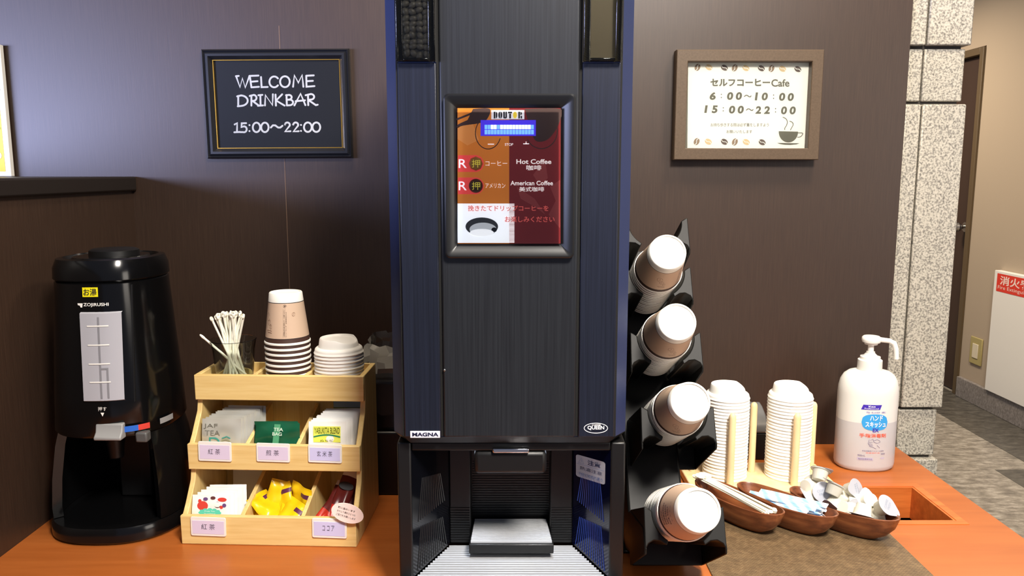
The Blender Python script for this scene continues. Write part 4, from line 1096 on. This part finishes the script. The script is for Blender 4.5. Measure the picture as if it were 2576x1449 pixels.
bm_(b, 'back_rib', M_ribblack, smooth=0); b = MB()
for k in range(14):
    z = .846 + .0042 * k; b.box(rx1 + .002, .0955, -.5935, -.592, z, z + .0019)
bm_(b, 'back_rib', M_ribblack, smooth=0)
# spout bar and lamps
sx0, sx1, sz0, sz1 = px_rect(1239, 1331, 1125, 1137, 1.10)
b = MB(); b.box(-.055, .05, -.70, -.62, 1.0, 1.0355); bm_(b, 'spout_block', M_blackm, bevel=.006)
b = MB(); b.box(sx0, sx1, -.706, -.7005, sz0, sz1); bm_(b, 'spout_bar', M_chrome, bevel=.0018, label='small chrome bar')
for xx in (-.074, .066):
    b = MB(); b.lathe([(0, 1.0355), (.006, 1.0355), (.006, 1.0325), (.0045, 1.0315), (0, 1.0315)], 16, lambda x, y, z: (xx + x, -.672 + y, z))
    bm_(b, 'bay_lamp', mat('lit lamp lens', (240, 245, 255), .3, emit=(225, 235, 255), estr=14.0))
    l = bpy.data.lights.new('bay_lamp_light', 'SPOT'); l.energy = 2.0; l.color = (.82, .88, 1.0); l.spot_size = R(70); l.spot_blend = .8; l.shadow_soft_size = .006
    lo = bpy.data.objects.new('bay_lamp_light', l); COL.objects.link(lo); lo.location = (xx, -.674, 1.030); lo.rotation_euler = (R(-4), 0, 0)
# caution sticker on the right smoked panel
def rp(x, y):                              # picture point onto the right smoked panel
    d = ray(x, y); a = Vector((.1423, -.699)); e = Vector((.0970 - .1423, -.592 + .699)); n_ = Vector((e.y, -e.x)).normalized()
    c0 = Vector((0, -1.8)); t_ = ((a - c0).dot(n_)) / (Vector((d.x, d.y)).dot(n_))
    return Vector((d.x * t_, d.y * t_ - 1.8, CAM_H + d.z * t_)), Vector((-abs(n_.x), -abs(n_.y), 0))
def rpe(x, y, e):
    p, n_ = rp(x, y); return p + n_ * e
qs = [(1450, 1142), (1524, 1163), (1523, 1220), (1450, 1197)]
b = MB(); b.flat = True
def bil(u, v):                             # u, v in 0..1 over the sticker
    x = (qs[0][0] * (1 - u) + qs[1][0] * u) * (1 - v) + (qs[3][0] * (1 - u) + qs[2][0] * u) * v
    y = (qs[0][1] * (1 - u) + qs[1][1] * u) * (1 - v) + (qs[3][1] * (1 - u) + qs[2][1] * u) * v
    return x, y
b.poly([rpe(*bil(u, 1 - v), .0008) for u, v in rrect(0, 1, 0, 1, .09)])
stk = bm_(b, 'caution_sticker', mat('white sticker', (226, 232, 244), .4), smooth=0, label='white caution sticker')
b = ink(); fs_ = lambda u, v: rpe(*bil(u, 1 - v), .0012)
b.text('注意', .40, .84, .66, .90, fs_, 0, bold=.02); b.text('熱湯注意', .14, .90, .36, .52, fs_, 0); b.text('やけどの恐れあり', .10, .92, .10, .24, fs_, 1)
for st_ in ([(.10, .66), (.19, .90), (.28, .66), (.10, .66)], [(.19, .80), (.19, .72)], [(.03, .60), (.97, .60)]): b.stroke(st_, .010, fs_, 1, 6)
b.build('lettering', [mat('slate ink', (70, 80, 120), .5), mat('pale blue line', (110, 150, 210), .5)], stk, smooth=0)
# drip tray, grill and cup platform
b = MB(); b.box(-.163, .157, -.742, -.5925, .8145, .8300); b.box(-.163, -.157, -.742, -.704, .83, .842); b.box(.151, .157, -.742, -.704, .83, .842); b.box(-.157, .151, -.742, -.7375, .83, .8385)
tr_ = bm_(b, 'drip_tray', M_blackm, bevel=.002)
b = MB(); k = 0; y = -.596
while y > -.737:
    hw_l = -.100 - (-.592 - y) * .4234 * 1.0 if y > -.694 else -.1555
    hw_r = .0965 + (-.592 - y) * .4234 if y > -.694 else .1495
    b.box(hw_l + .001, hw_r - .001, y - .0032, y, .8375, .8405); y -= .0072
b.build('grill', mat('bright steel slat', (190, 192, 196), .3, .3), tr_, smooth=0, label='bright steel slat grill')
b = MB(); b.loft([[(-.064, -.556, .850), (.0585, -.556, .850), (.0645, -.643, .850), (-.0665, -.643, .850)], [(-.064, -.556, .866), (.0585, -.556, .866), (.0645, -.645, .866), (-.0665, -.645, .866)]])
pf_ = bm_(b, 'cup_platform', M_blackm, bevel=.0015)
b = MB(); y = -.560; 
while y > -.641:
    q_ = (-.556 - y) / .087; b.box(-.0610 - .0030 * q_, .0560 + .0062 * q_, y - .0030, y, .8663, .8692); y -= .0055
b.build('slat', mat('bright steel slat', (190, 192, 196), .3, .3), pf_, smooth=0, label='bright steel slats')
b = MB()
for xx in (-.14, .13):
    for yy in (-.68, -.2): b.lathe([(0, .8002), (.014, .8002), (.014, .813), (0, .813)], 16, lambda x, y, z: (xx + x, yy + y, z))
bm_(b, 'foot', M_blackm)

# ================================================================== CUP DISPENSER RACK
EL = R(25.5)
AX = Vector((0, -math.cos(EL), math.sin(EL)))   # points at the viewer and up
VP_ = Vector((0, math.sin(EL), math.cos(EL)))   # across the trough, upwards
tiers = []
for px, py, z in ((1680, 633, 1.25), (1704.5, 809, 1.205), (1738, 1010, 1.155), (1759, 1284, 1.055)):
    p = CAM_P = Vector((0, -1.8, CAM_H)) + ray(px, py) * z
    tiers.append(p)
step = tiers[0] - tiers[1]
tier0 = tiers[0] + Vector((.004, step.y * .9, .080))
rack = thing('cup_dispenser', (.25, -.42, .8), 'black slanted rack of five cup troughs standing right of the coffee machine', 'cup dispenser')
def trf(o, x, s, v): return o + Vector((1, 0, 0)) * x - AX * s + VP_ * v
def holder(o, s0=.098, s1=.235):
    mb = MB()
    inner = lambda sg: [(sg * .046 * math.sin(a), -.046 * math.cos(a)) for a in [R(92 - (92 - 32) * k / 9) for k in range(10)]]
    for sg in (1, -1):
        arm = [(sg * .0575, .008), (sg * .0525, .006)] + inner(sg) + [(sg * .0270, -.0455), (sg * .036, -.0395), (sg * .045, -.0385), (sg * .053, -.043), (sg * .0585, -.052)]
        mb.prism(arm, lambda u, v, t_: trf(o, u, t_, v), s0, s1)
        sk_ = [(s0, -.050), (s0 + .004, -.058), (s1 + .02, -.078), (s1 + .02, .004), (s1, .006), (s0 + .01, -.02)]
        mb.prism(sk_, lambda u, v, t_: trf(o, t_, u, v), sg * .0560, sg * .0590)
    mb.prism([(s1 + .012, -.078), (s1 + .02, -.078), (s1 + .02, .0), (s1 + .012, .0)], lambda u, v, t_: trf(o, t_, u, v), -.056, .056)
    return mb
for o in [tier0] + tiers:
    holder(o).build('trough', M_rack, rack, bevel=.0018, smooth=40)
lo_ = tiers[3]; hi_ = tier0
b = MB()
bk = lambda o, ds, dv: (trf(o, 0, ds, dv).y, trf(o, 0, ds, dv).z)
a_, c_, d_, e_ = bk(hi_, .2555, -.05), bk(lo_, .2555, -.06), bk(lo_, .22, -.10), bk(hi_, .29, -.05)
b.prism([a_, c_, (-.535, .8005), (-.30, .8005), (-.24, .86), e_], lambda u, v, t_: (t_, u, v), .192, .285)
b.build('spine', M_rack, rack, bevel=.004)
b = MB(); b.box(.186, .312, -.545, -.28, .8003, .806); b.build('base_plate', M_rack, rack, bevel=.002)

NAMES = ['top', 'second', 'third', 'lowest']
M3 = Matrix((Vector((1, 0, 0)), VP_ * 1.0, AX)).transposed()
for ti, o in enumerate(tiers):
    n = (15, 15, 15, 14)[ti]
    for k in range(n):
        lab = 'frontmost paper cup of the %s stack in the black cup dispenser' % NAMES[ti] if k == 0 else '%s paper cup from the front of the %s stack, black cup dispenser' % (ORD[k], NAMES[ti])
        c = new_cup(lab, 'cups of the %s dispenser stack' % NAMES[ti])
        c.location = o - AX * (.092 + .0094 * k) + Vector((random.uniform(-.0004, .0004), 0, 0))
        c.rotation_euler = (M3 @ Matrix.Rotation(R((28, 34, 20, 150)[ti] if k == 0 else random.uniform(0, 360)), 3, 'Z')).to_euler()
        if k == 0 and ti < 3: cup_print(c, 20 + ti, 0.0 if ti != 2 else -.004)
        if k == 0 and ti == 3:
            c.rotation_euler = (M3 @ Matrix.Rotation(R(-84), 3, 'Z')).to_euler()
            b = ink(); f = lambda u, v: cup_skin(-u, .080 - v)
            for j, s_ in enumerate(('ENERGY.', 'INSPIRATION', 'AND DREAMS', 'FOR YOU!')):
                L_ = (.020, .030, .027, .024)[j]; z_ = .0570 - .0095 * j
                b.text(s_, -.014, -.014 + L_, z_, z_ + .0052, f, 0)
            for j in range(5): b.stroke([(-.010 + .006 * j, .020), (-.0075 + .006 * j, .020)], .0007, f, 0, 5)
            b.build('lettering', M_inkp, c, local=True, smooth=0)

# ================================================================== LID STAND WITH PEGS
ls = thing('lid_stand', (.50, -.235, .8), 'pale wooden lid stand with upright pegs beside the cup dispenser', 'stand')
b = MB(); b.prism(rrect(.355, .648, -.318, -.165, .012), lambda u, v, t_: (u, v, t_), .8003, .8175); b.build('base_board', M_beech, ls, bevel=.002)
LS = [(.437, -.236), (.565, -.236)]
for (x, y) in ((.4335, -.2915), (.561, -.2915), (.498, -.217), (.622, -.214), (.376, -.214)):
    b = MB(); b.lathe([(0, .8178), (.0070, .8178), (.0070, .957), (.0062, .9615), (.0042, .9645), (.0020, .9658), (0, .966)], 20, lambda X, Y, Z: (x + X, y + Y, Z)); b.build('peg', M_beech, ls, smooth=50)
for si, (x, y) in enumerate(LS):
    for k in range(26):
        nm = ('left', 'right')[si]
        l_ = new_lid('topmost white sip lid of the %s tall lid stack on the peg stand' % nm if k == 0 else '%s white lid from the top of the %s tall peg stand stack' % (ORD[k], nm), 'lids of the %s peg stand stack' % nm)
        l_.location = (x + random.uniform(-.0004, .0004), y + random.uniform(-.0004, .0004), .8178 + .00655 * (25 - k)); l_.rotation_euler = (0, 0, R(-25 + random.uniform(-3, 3)))

# black box with grey rounded top at the wall
nd = thing('napkin_box', (.495, -.06, .8), 'low black box with rounded grey top behind the wooden lid stand', 'box')
b = MB(); b.box(.425, .568, -.105, -.02, .8003, .862); b.build('box_body', M_blackm, nd, bevel=.003)
b = MB(); pr_ = [(-.108, .8625), (-.016, .8625), (-.016, .905), (-.03, .912), (-.05, .908), (-.075, .897), (-.096, .882), (-.106, .872)]
b.prism(pr_, lambda u, v, t_: (t_, u, v), .423, .570); b.build('box_top', mat('grey top plastic', (104, 104, 104), .35), nd, bevel=.004, label='grey rounded top')

# ================================================================== PLACEMAT AND BOWLS
M_mat = mat('woven brown vinyl', (96, 76, 52), .55)
def _mat():
    m = M_mat; n, l = nodes(m)
    v = tex_coord(m, (1, 1, 1))
    c = n.new('ShaderNodeTexBrick'); c.inputs['Scale'].default_value = 120; c.inputs['Mortar Size'].default_value = .035; c.inputs['Brick Width'].default_value = .7; c.inputs['Row Height'].default_value = .35
    c.inputs['Color1'].default_value = rgb((136, 112, 80)); c.inputs['Color2'].default_value = rgb((116, 92, 64)); c.inputs['Mortar'].default_value = rgb((64, 50, 36))
    l.new(v, c.inputs['Vector']); f = noise(m, v, 60, 4, .7)
    mx = n.new('ShaderNodeMix'); mx.data_type = 'RGBA'; mx.blend_type = 'OVERLAY'; mx.inputs['Factor'].default_value = .5
    l.new(c.outputs['Color'], mx.inputs['A']); l.new(ramp(m, f, [(.3, (70, 70, 70)), (.7, (190, 190, 190))]), mx.inputs['B']); set_col(m, mx.outputs['Result'])
    bump(m, c.outputs['Fac'], -.5, .001)
_mat()
b = MB(); b.box(.317, .667, -.86, -.375, .8003, .8025); o = b.build('placemat', M_mat, bevel=.0006); tag(o, 'brown woven placemat lying on the orange counter under the wooden bowls', 'placemat')
ZM = .8028
def bowl_mesh(L, Wd, H):
    mb = MB()
    def sec(sc_l, sc_w, z, lift=0.0, e=2.3):
        out = []
        for k in range(48):
            t_ = 2 * math.pi * k / 48; c, s_ = math.cos(t_), math.sin(t_)
            X = sc_l * L / 2 * math.copysign(abs(c) ** (2 / e), c); Y = sc_w * Wd / 2 * math.copysign(abs(s_) ** (2 / e), s_)
            out.append((X, Y, z + lift * (X / (L / 2)) ** 2))
        return out
    mb.loft([sec(.50, .42, 0), sec(.62, .58, .0015), sec(.80, .80, H * .28), sec(.93, .94, H * .62), sec(.995, 1, H * .93, .004), sec(1, 1, H, .004), sec(.975, .94, H + .001, .004), sec(.955, .89, H * .97, .004), sec(.89, .82, H * .62), sec(.76, .66, H * .32), sec(.58, .46, .0085)])
    return mb
bowls = []
proto_b = None
BW = [((1757, 1206), (1966, 1296), 'long acacia bowl of cream stirrers, nearest the cup dispenser'), ((1853, 1214), (2113, 1303), 'long acacia bowl of blue striped sugar sticks, between the other two'), ((1990, 1228), (2262, 1309), 'long acacia bowl heaped with coffee creamers, beside the bin opening')]
for (pa, pb, lab) in BW:
    a, c = PZ(pa[0], pa[1], ZM + .046), PZ(pb[0], pb[1], ZM + .046)
    ctr = (a + c) / 2; L = (c - a).length; ang = math.atan2(c.y - a.y, c.x - a.x)
    o = bowl_mesh(.196, .070, .044).build('wooden_bowl', M_acacia, smooth=60) if proto_b is None else proto_b.copy()
    if proto_b is None: proto_b = o
    else: COL.objects.link(o)
    o.location = (ctr.x, ctr.y, ZM); o.rotation_euler = (0, 0, ang); tag(o, lab, 'bowl', 'acacia bowls on the placemat'); bowls.append((ctr, ang))
def inb(i, x, y, z):                       # bowl-local to room
    c, a = bowls[i]; return Vector((c.x + x * math.cos(a) - y * math.sin(a), c.y + x * math.sin(a) + y * math.cos(a), ZM + z))
# spoon stirrers: paddle at the far end, ring at the near end
def spoon_mesh():
    b = MB(); L = .150
    b.tube([(0, 0, 0), (L * .5, 0, .001), (L, 0, 0)], .0013, 7); b.torus((L + .0030, 0, 0), (0, 0, 1), .0034, .0012, 14, 6)
    b.lathe([(0, .0010), (.0045, .0014), (.0072, .003), (.0078, .0032), (.0070, .0012), (.0045, -.0002), (0, -.0006)], 18, lambda x, y, z: (-.007 + x * 1.25, y, z))
    return b
sp = None; random.seed(8)
for k in range(12):
    if sp is None: sp = o = spoon_mesh().build('stirrer', M_cream, smooth=60)
    else: o = sp.copy(); COL.objects.link(o)
    y0 = -.015 + .0050 * (k % 6) + random.uniform(-.002, .002); y1 = -.017 + .0048 * (k % 6) + random.uniform(-.003, .003); h = .034 + .004 * (k // 6)
    p0, p1 = inb(0, -.077 + random.uniform(-.006, .004), y0 * .8, .047 + .003 * (k // 6) + random.uniform(0, .004)), inb(0, .060 + random.uniform(-.004, .005), y1, h + .006)
    d = (p1 - p0); yaw = math.atan2(d.y, d.x); p0 = p0 + Vector((0, 0, .004)); pit = math.atan2(d.z, math.hypot(d.x, d.y))
    o.location = p0; o.rotation_euler = (0, -pit, yaw)
    tag(o, 'cream spoon tipped stirrer in the pile in the bowl nearest the cup dispenser', 'stirrer', 'stirrers piled in the wooden bowl')
M_sug = mat('blue striped sugar paper', (240, 244, 250), .5)
def _sug():
    m = M_sug; n, l = nodes(m)
    wv = n.new('ShaderNodeTexWave'); wv.wave_type = 'BANDS'; wv.bands_direction = 'DIAGONAL'; wv.inputs['Scale'].default_value = 24; wv.inputs['Distortion'].default_value = .4
    tc = n.new('ShaderNodeTexCoord'); l.new(tc.outputs['Object'], wv.inputs['Vector'])
    set_col(m, ramp(m, wv.outputs['Fac'], [(.0, (150, 194, 236)), (.42, (176, 210, 242)), (.5, (244, 247, 252)), (1, (248, 250, 253))], 'LINEAR'))
_sug()
def sugar_mesh():
    b = pouch(.0112, .128, .0075, crimp=.0036, wr=.0004, nx=10, nz=22, seedn=3); b.v = [(z - .064, x, -y) for x, y, z in b.v]; return b
sg_ = None; random.seed(14)
spots = [(-.016, .016, 0), (-.004, .0175, 2), (.008, .016, -1), (.0185, .019, 0), (-.0205, .026, 3), (-.009, .0265, -3), (.003, .027, 2), (.015, .0275, -2), (-.015, .0355, 5), (-.001, .036, -2), (.0115, .036, 4)]
slab = ['sugar stick lying lowest along the near side of the middle bowl', None]
for k, (yy, zz, aa) in enumerate(spots):
    if sg_ is None: sg_ = o = sugar_mesh().build('sugar_stick', M_sug, smooth=50)
    else: o = sg_.copy(); COL.objects.link(o)
    o.location = inb(1, random.uniform(-.012, .012), -yy, zz + .010); o.rotation_euler = (R(random.uniform(-40, 40)), R(-5 + random.uniform(-2, 2)), bowls[1][1] + R(aa))
    tag(o, 'blue and white striped sugar stick in the pile in the middle wooden bowl', 'sugar stick', 'sugar sticks piled in the middle bowl')
# creamers
def creamer_cup():
    b = MB(); n = 60; prof = [(.0, .0), (.0112, .0), (.0120, .0008), (.0142, .018), (.0150, .019), (.0178, .0192), (.0178, .0204), (.0140, .0204), (.0, .0200)]
    def flute(x, y, z):
        if .0005 < z < .0178:
            a = math.atan2(y, x); r = math.hypot(x, y); k = 1 + .022 * math.cos(20 * a); return (x * k, y * k, z)
        return (x, y, z)
    b.lathe(prof, n, flute); return b
def creamer_lid():
    b = MB(); pts = []
    for k in range(40):
        a = 2 * math.pi * k / 40; r = .0186
        d = abs(((a + math.pi) % (2 * math.pi)) - math.pi)
        if d < R(48): r = .0186 / max(math.cos(d - R(48)), .5) if d > R(2) else .0278
        pts.append((r * math.cos(a), r * math.sin(a)))
    pts = [(.0186 * math.cos(a), .0186 * math.sin(a)) for a in [R(50 + 260 * k / 30) for k in range(31)]] + [(.0235, -.006), (.0262, -.0022), (.0268, 0), (.0262, .0022), (.0235, .006)]
    b.prism(pts, lambda u, v, t_: (u, v, t_), .0206, .0210); return b
M_creamc = mat('white creamer cup', (216, 213, 200), .4); M_lidfoil = mat('pale creamer foil', (196, 199, 210), .3, .3)
pcm = None
def creamer(px, py, z, up, spin, label, near=0.0, under=False):
    global pcm
    if pcm is None:
        pcm = r_ = thing('coffee_creamer', (0, 0, 0), '', 'creamer', 'coffee creamers heaped in the bowl')
        creamer_cup().build('cup', M_creamc, r_, local=True, smooth=40); f_ = creamer_lid().build('foil_lid', M_lidfoil, r_, local=True, bevel=.0002)
        b = ink(); b.text('COFFEE', -.010, .010, .001, .0052, lambda u, v: (-v, u, .0213), 0); b.text('FRESH', -.008, .008, -.0052, -.001, lambda u, v: (-v, u, .0213), 0)
        b.build('lettering', mat('grey blue ink', (150, 160, 178), .5), f_, local=True, smooth=0)
    else: r_ = copy_tree(pcm)
    p = PZ(px, py, ZM + z); u_ = Vector(up).normalized()
    m3 = u_.to_track_quat('Z', 'X').to_matrix() @ Matrix.Rotation(R(spin), 3, 'Z')
    r_.location = p - u_ * .010; r_.rotation_euler = m3.to_euler(); r_['label'] = label
# picture point of each creamer's middle, height over the mat, direction of its foil side
CR = [(2034, 1222, .050, (.75, .55, -.15), 20, 'fluted creamer lying on its side at the far end of the creamer bowl'),
      (2070, 1238, .052, (-.25, -.8, .35), 200, 'creamer with tear shaped foil facing the front at the far end of the heap'),
      (2062, 1196, .072, (.35, .5, .75), 60, 'creamer with round pale lid standing highest at the far end of the heap'),
      (2098, 1232, .066, (.45, .25, .85), 330, 'creamer beside the highest one with its foil edge catching the light'),
      (2142, 1232, .060, (.55, -.68, .45), 80, 'creamer with printed foil tilted to the right in the middle of the heap'),
      (2097, 1268, .040, (-.5, -.4, -.5), 0, 'upside down creamer in the near left part of the heap'),
      (2128, 1282, .040, (.7, .3, -.5), 0, 'creamer on its side at the near edge, left of the largest one'),
      (2152, 1262, .044, (.2, .6, -.7), 0, 'creamer with its base upward in the centre of the heap'),
      (2172, 1282, .050, (-.25, -.35, -.85), 40, 'upside down creamer near the right front of the heap'),
      (2186, 1260, .052, (.1, .8, -.6), 0, 'small creamer with its round base showing behind the right lid'),
      (2221, 1276, .056, (.38, -.62, .62), 215, 'creamer at the right end with printed foil facing the front'),
      (2210, 1296, .036, (.75, -.35, .2), 120, 'fluted creamer lying lowest at the right end of the creamer bowl'),
      (2118, 1252, .046, (-.3, .4, -.8), 0, 'creamer half hidden under the printed one in the middle'),
      (2048, 1250, .040, (-.6, .2, -.5), 0, 'creamer half hidden lowest at the far left of the heap')]
for a in CR: creamer(*a)

# ================================================================== HAND SANITISER
BXc, BYc = .768, -.135
hs = thing('sanitizer_bottle', (BXc, BYc, .8), 'translucent white pump bottle of hand sanitiser at the right end of the counter', 'bottle')
A_, B__ = .0625, .046
def ell(k, z, e=2.15): return [(BXc + A_ * k * math.copysign(abs(math.cos(t_)) ** (2 / e), math.cos(t_)), BYc + B__ * k * math.copysign(abs(math.sin(t_)) ** (2 / e), math.sin(t_)), z) for t_ in [2 * math.pi * j / 48 for j in range(48)]]
def neck(r, z): return [(BXc + r * math.cos(t_), BYc + r * math.sin(t_), z) for t_ in [2 * math.pi * j / 48 for j in range(48)]]
M_bot = mat('frosted white plastic', (226, 226, 222), .35, sss=.3); M_bot2 = mat('frosted plastic over liquid', (200, 200, 202), .3, sss=.3)
zl = P(2170, 1062, 1.63).z
b = MB(); b.loft([ell(.90, .8003), ell(.97, .804), ell(1.0, .812), ell(1.0, zl), ell(1.0, .965), ell(.985, .978), ell(.93, .993), ell(.83, 1.004), ell(.68, 1.011), neck(.026, 1.0145)], [1, 1, 1, 0, 0, 0, 0, 0, 0])
b.build('bottle_body', [M_bot, M_bot2], hs, smooth=50)
b = MB(); L3 = lambda pr, n=32: b.lathe(pr, n, lambda x, y, z: (BXc + x, BYc + y, z))
L3([(0, 1.0146), (.0245, 1.0146), (.0250, 1.016), (.0245, 1.036), (.0225, 1.0375), (.0205, 1.0376), (.0203, 1.0435), (.0150, 1.0445), (.0100, 1.050), (.0090, 1.0505), (.0085, 1.054), (.0, 1.054)])
b.build('collar', M_white, hs, smooth=40)
b = MB(); L3([(0, 1.0541), (.0062, 1.0541), (.0058, 1.0695), (0, 1.0695)], 20); b.build('pump_stem', M_white, hs)
b = MB(); L3([(0, 1.0696), (.0130, 1.0696), (.0135, 1.0735), (.0180, 1.0745), (.0195, 1.079), (.0190, 1.0845), (.0160, 1.0875), (.0060, 1.0885), (0, 1.0885)])
b.tube([(BXc + .008, BYc - .004, 1.0815), (BXc + .034, BYc - .010, 1.0790), (BXc + .043, BYc - .012, 1.0745), (BXc + .0475, BYc - .013, 1.062), (BXc + .050, BYc - .0135, 1.0405)], [.0055, .0052, .0055, .0053, .0048], 10)
b.build('pump_head', M_white, hs, smooth=50)
fbz = lambda e: (lambda u, v: Vector((P(u, -v, 1.625).x, BYc - B__ * (1 - min(abs((P(u, -v, 1.625).x - BXc) / A_), .995) ** 2.15) ** (1 / 2.15) - e, P(u, -v, 1.625).z)))
f0, f1 = fbz(.0004), fbz(.0008)
def bpx(x, y): return 2080 + x / 3.815, 840 + y / 3.815
def btext(mb, s_, x0, x1, y0, y1, fn, m, **k):
    (a, c), (d, e) = bpx(x0, y0), bpx(x1, y1); mb.text(s_, a, d, -e, -c, fn, m, **k)
def bgrid(mb, pts_fn, nu, nv, m):
    pass
b = ink()
def strip(x0, x1, y0, y1, sl, m, fn, n=10):
    for k in range(n):
        u0, u1 = x0 + (x1 - x0) * k / n, x0 + (x1 - x0) * (k + 1) / n
        q_ = [(u0 + 0, y1), (u1, y1), (u1 + sl, y0), (u0 + sl, y0)]
        b.poly([fn(bpx(x, y)[0], -bpx(x, y)[1]) for x, y in q_], m)
strip(326, 498, 675, 722, 20, 0, f0)
NN = 24
for k in range(NN):                        # sky blue lens shape in narrow slices so that it hugs the curve
    a0, a1 = -1 + 2 * k / NN, -1 + 2 * (k + 1) / NN; h = lambda a: 78 * (1 - abs(a) ** 2.6) ** (1 / 2.6)
    q_ = [(452 + 124 * a0, 842 + h(a0)), (452 + 124 * a1, 842 + h(a1)), (452 + 124 * a1, 842 - h(a1)), (452 + 124 * a0, 842 - h(a0))]
    b.poly([f0(bpx(x, y)[0], -bpx(x, y)[1]) for x, y in q_], 1)
btext(b, 'ハンド', 402, 525, 775, 825, f1, 2, bold=.03); btext(b, 'スキッシュ', 360, 556, 835, 888, f1, 2, bold=.03); btext(b, 'EX', 428, 486, 898, 934, f1, 0, bold=.03)
btext(b, '手指消毒剤', 308, 558, 948, 988, f1, 3, bold=.015); btext(b, 'Kao', 390, 455, 682, 698, f1, 2, bold=.02); btext(b, 'Professional', 355, 485, 703, 716, f1, 2)
btext(b, '手指・皮ふの洗浄・消毒に', 370, 558, 738, 756, f1, 0); btext(b, '900mL', 292, 358, 1152, 1168, f1, 4)
for ln in ([(395, 1005), (385, 1040), (400, 1070), (430, 1078)], [(405, 1012), (430, 1002), (440, 1030)], [(392, 1030), (425, 1030)], [(392, 1046), (425, 1048)], [(398, 1060), (428, 1064)], [(440, 1030), (470, 1040), (500, 1030)], [(440, 1015), (470, 1005), (500, 1020)], [(430, 1078), (460, 1094)], [(470, 1060), (495, 1085)]):
    b.stroke([(bpx(x, y)[0], -bpx(x, y)[1]) for x, y in ln], .8, f1, 4, 6)
btext(b, '手指消毒用アルコール製剤', 330, 535, 1108, 1122, f1, 4); btext(b, '医薬部外品', 365, 495, 1128, 1138, f1, 3)
strip(288, 430, 1180, 1206, 0, 5, f0); btext(b, '指定医薬部外品', 296, 420, 1186, 1200, f1, 4); strip(505, 542, 1178, 1192, 0, 5, f0, 4); btext(b, '消毒剤', 505, 548, 1135, 1152, f1, 4)
b.build('label_print', [mat('violet blue ink', (64, 44, 172), .5), mat('sky blue ink', (54, 158, 226), .5), M_wink, mat('coral ink', (238, 104, 80), .5), mat('slate violet ink', (120, 114, 150), .5), mat('pale violet ink', (188, 182, 204), .5)], hs, smooth=0)
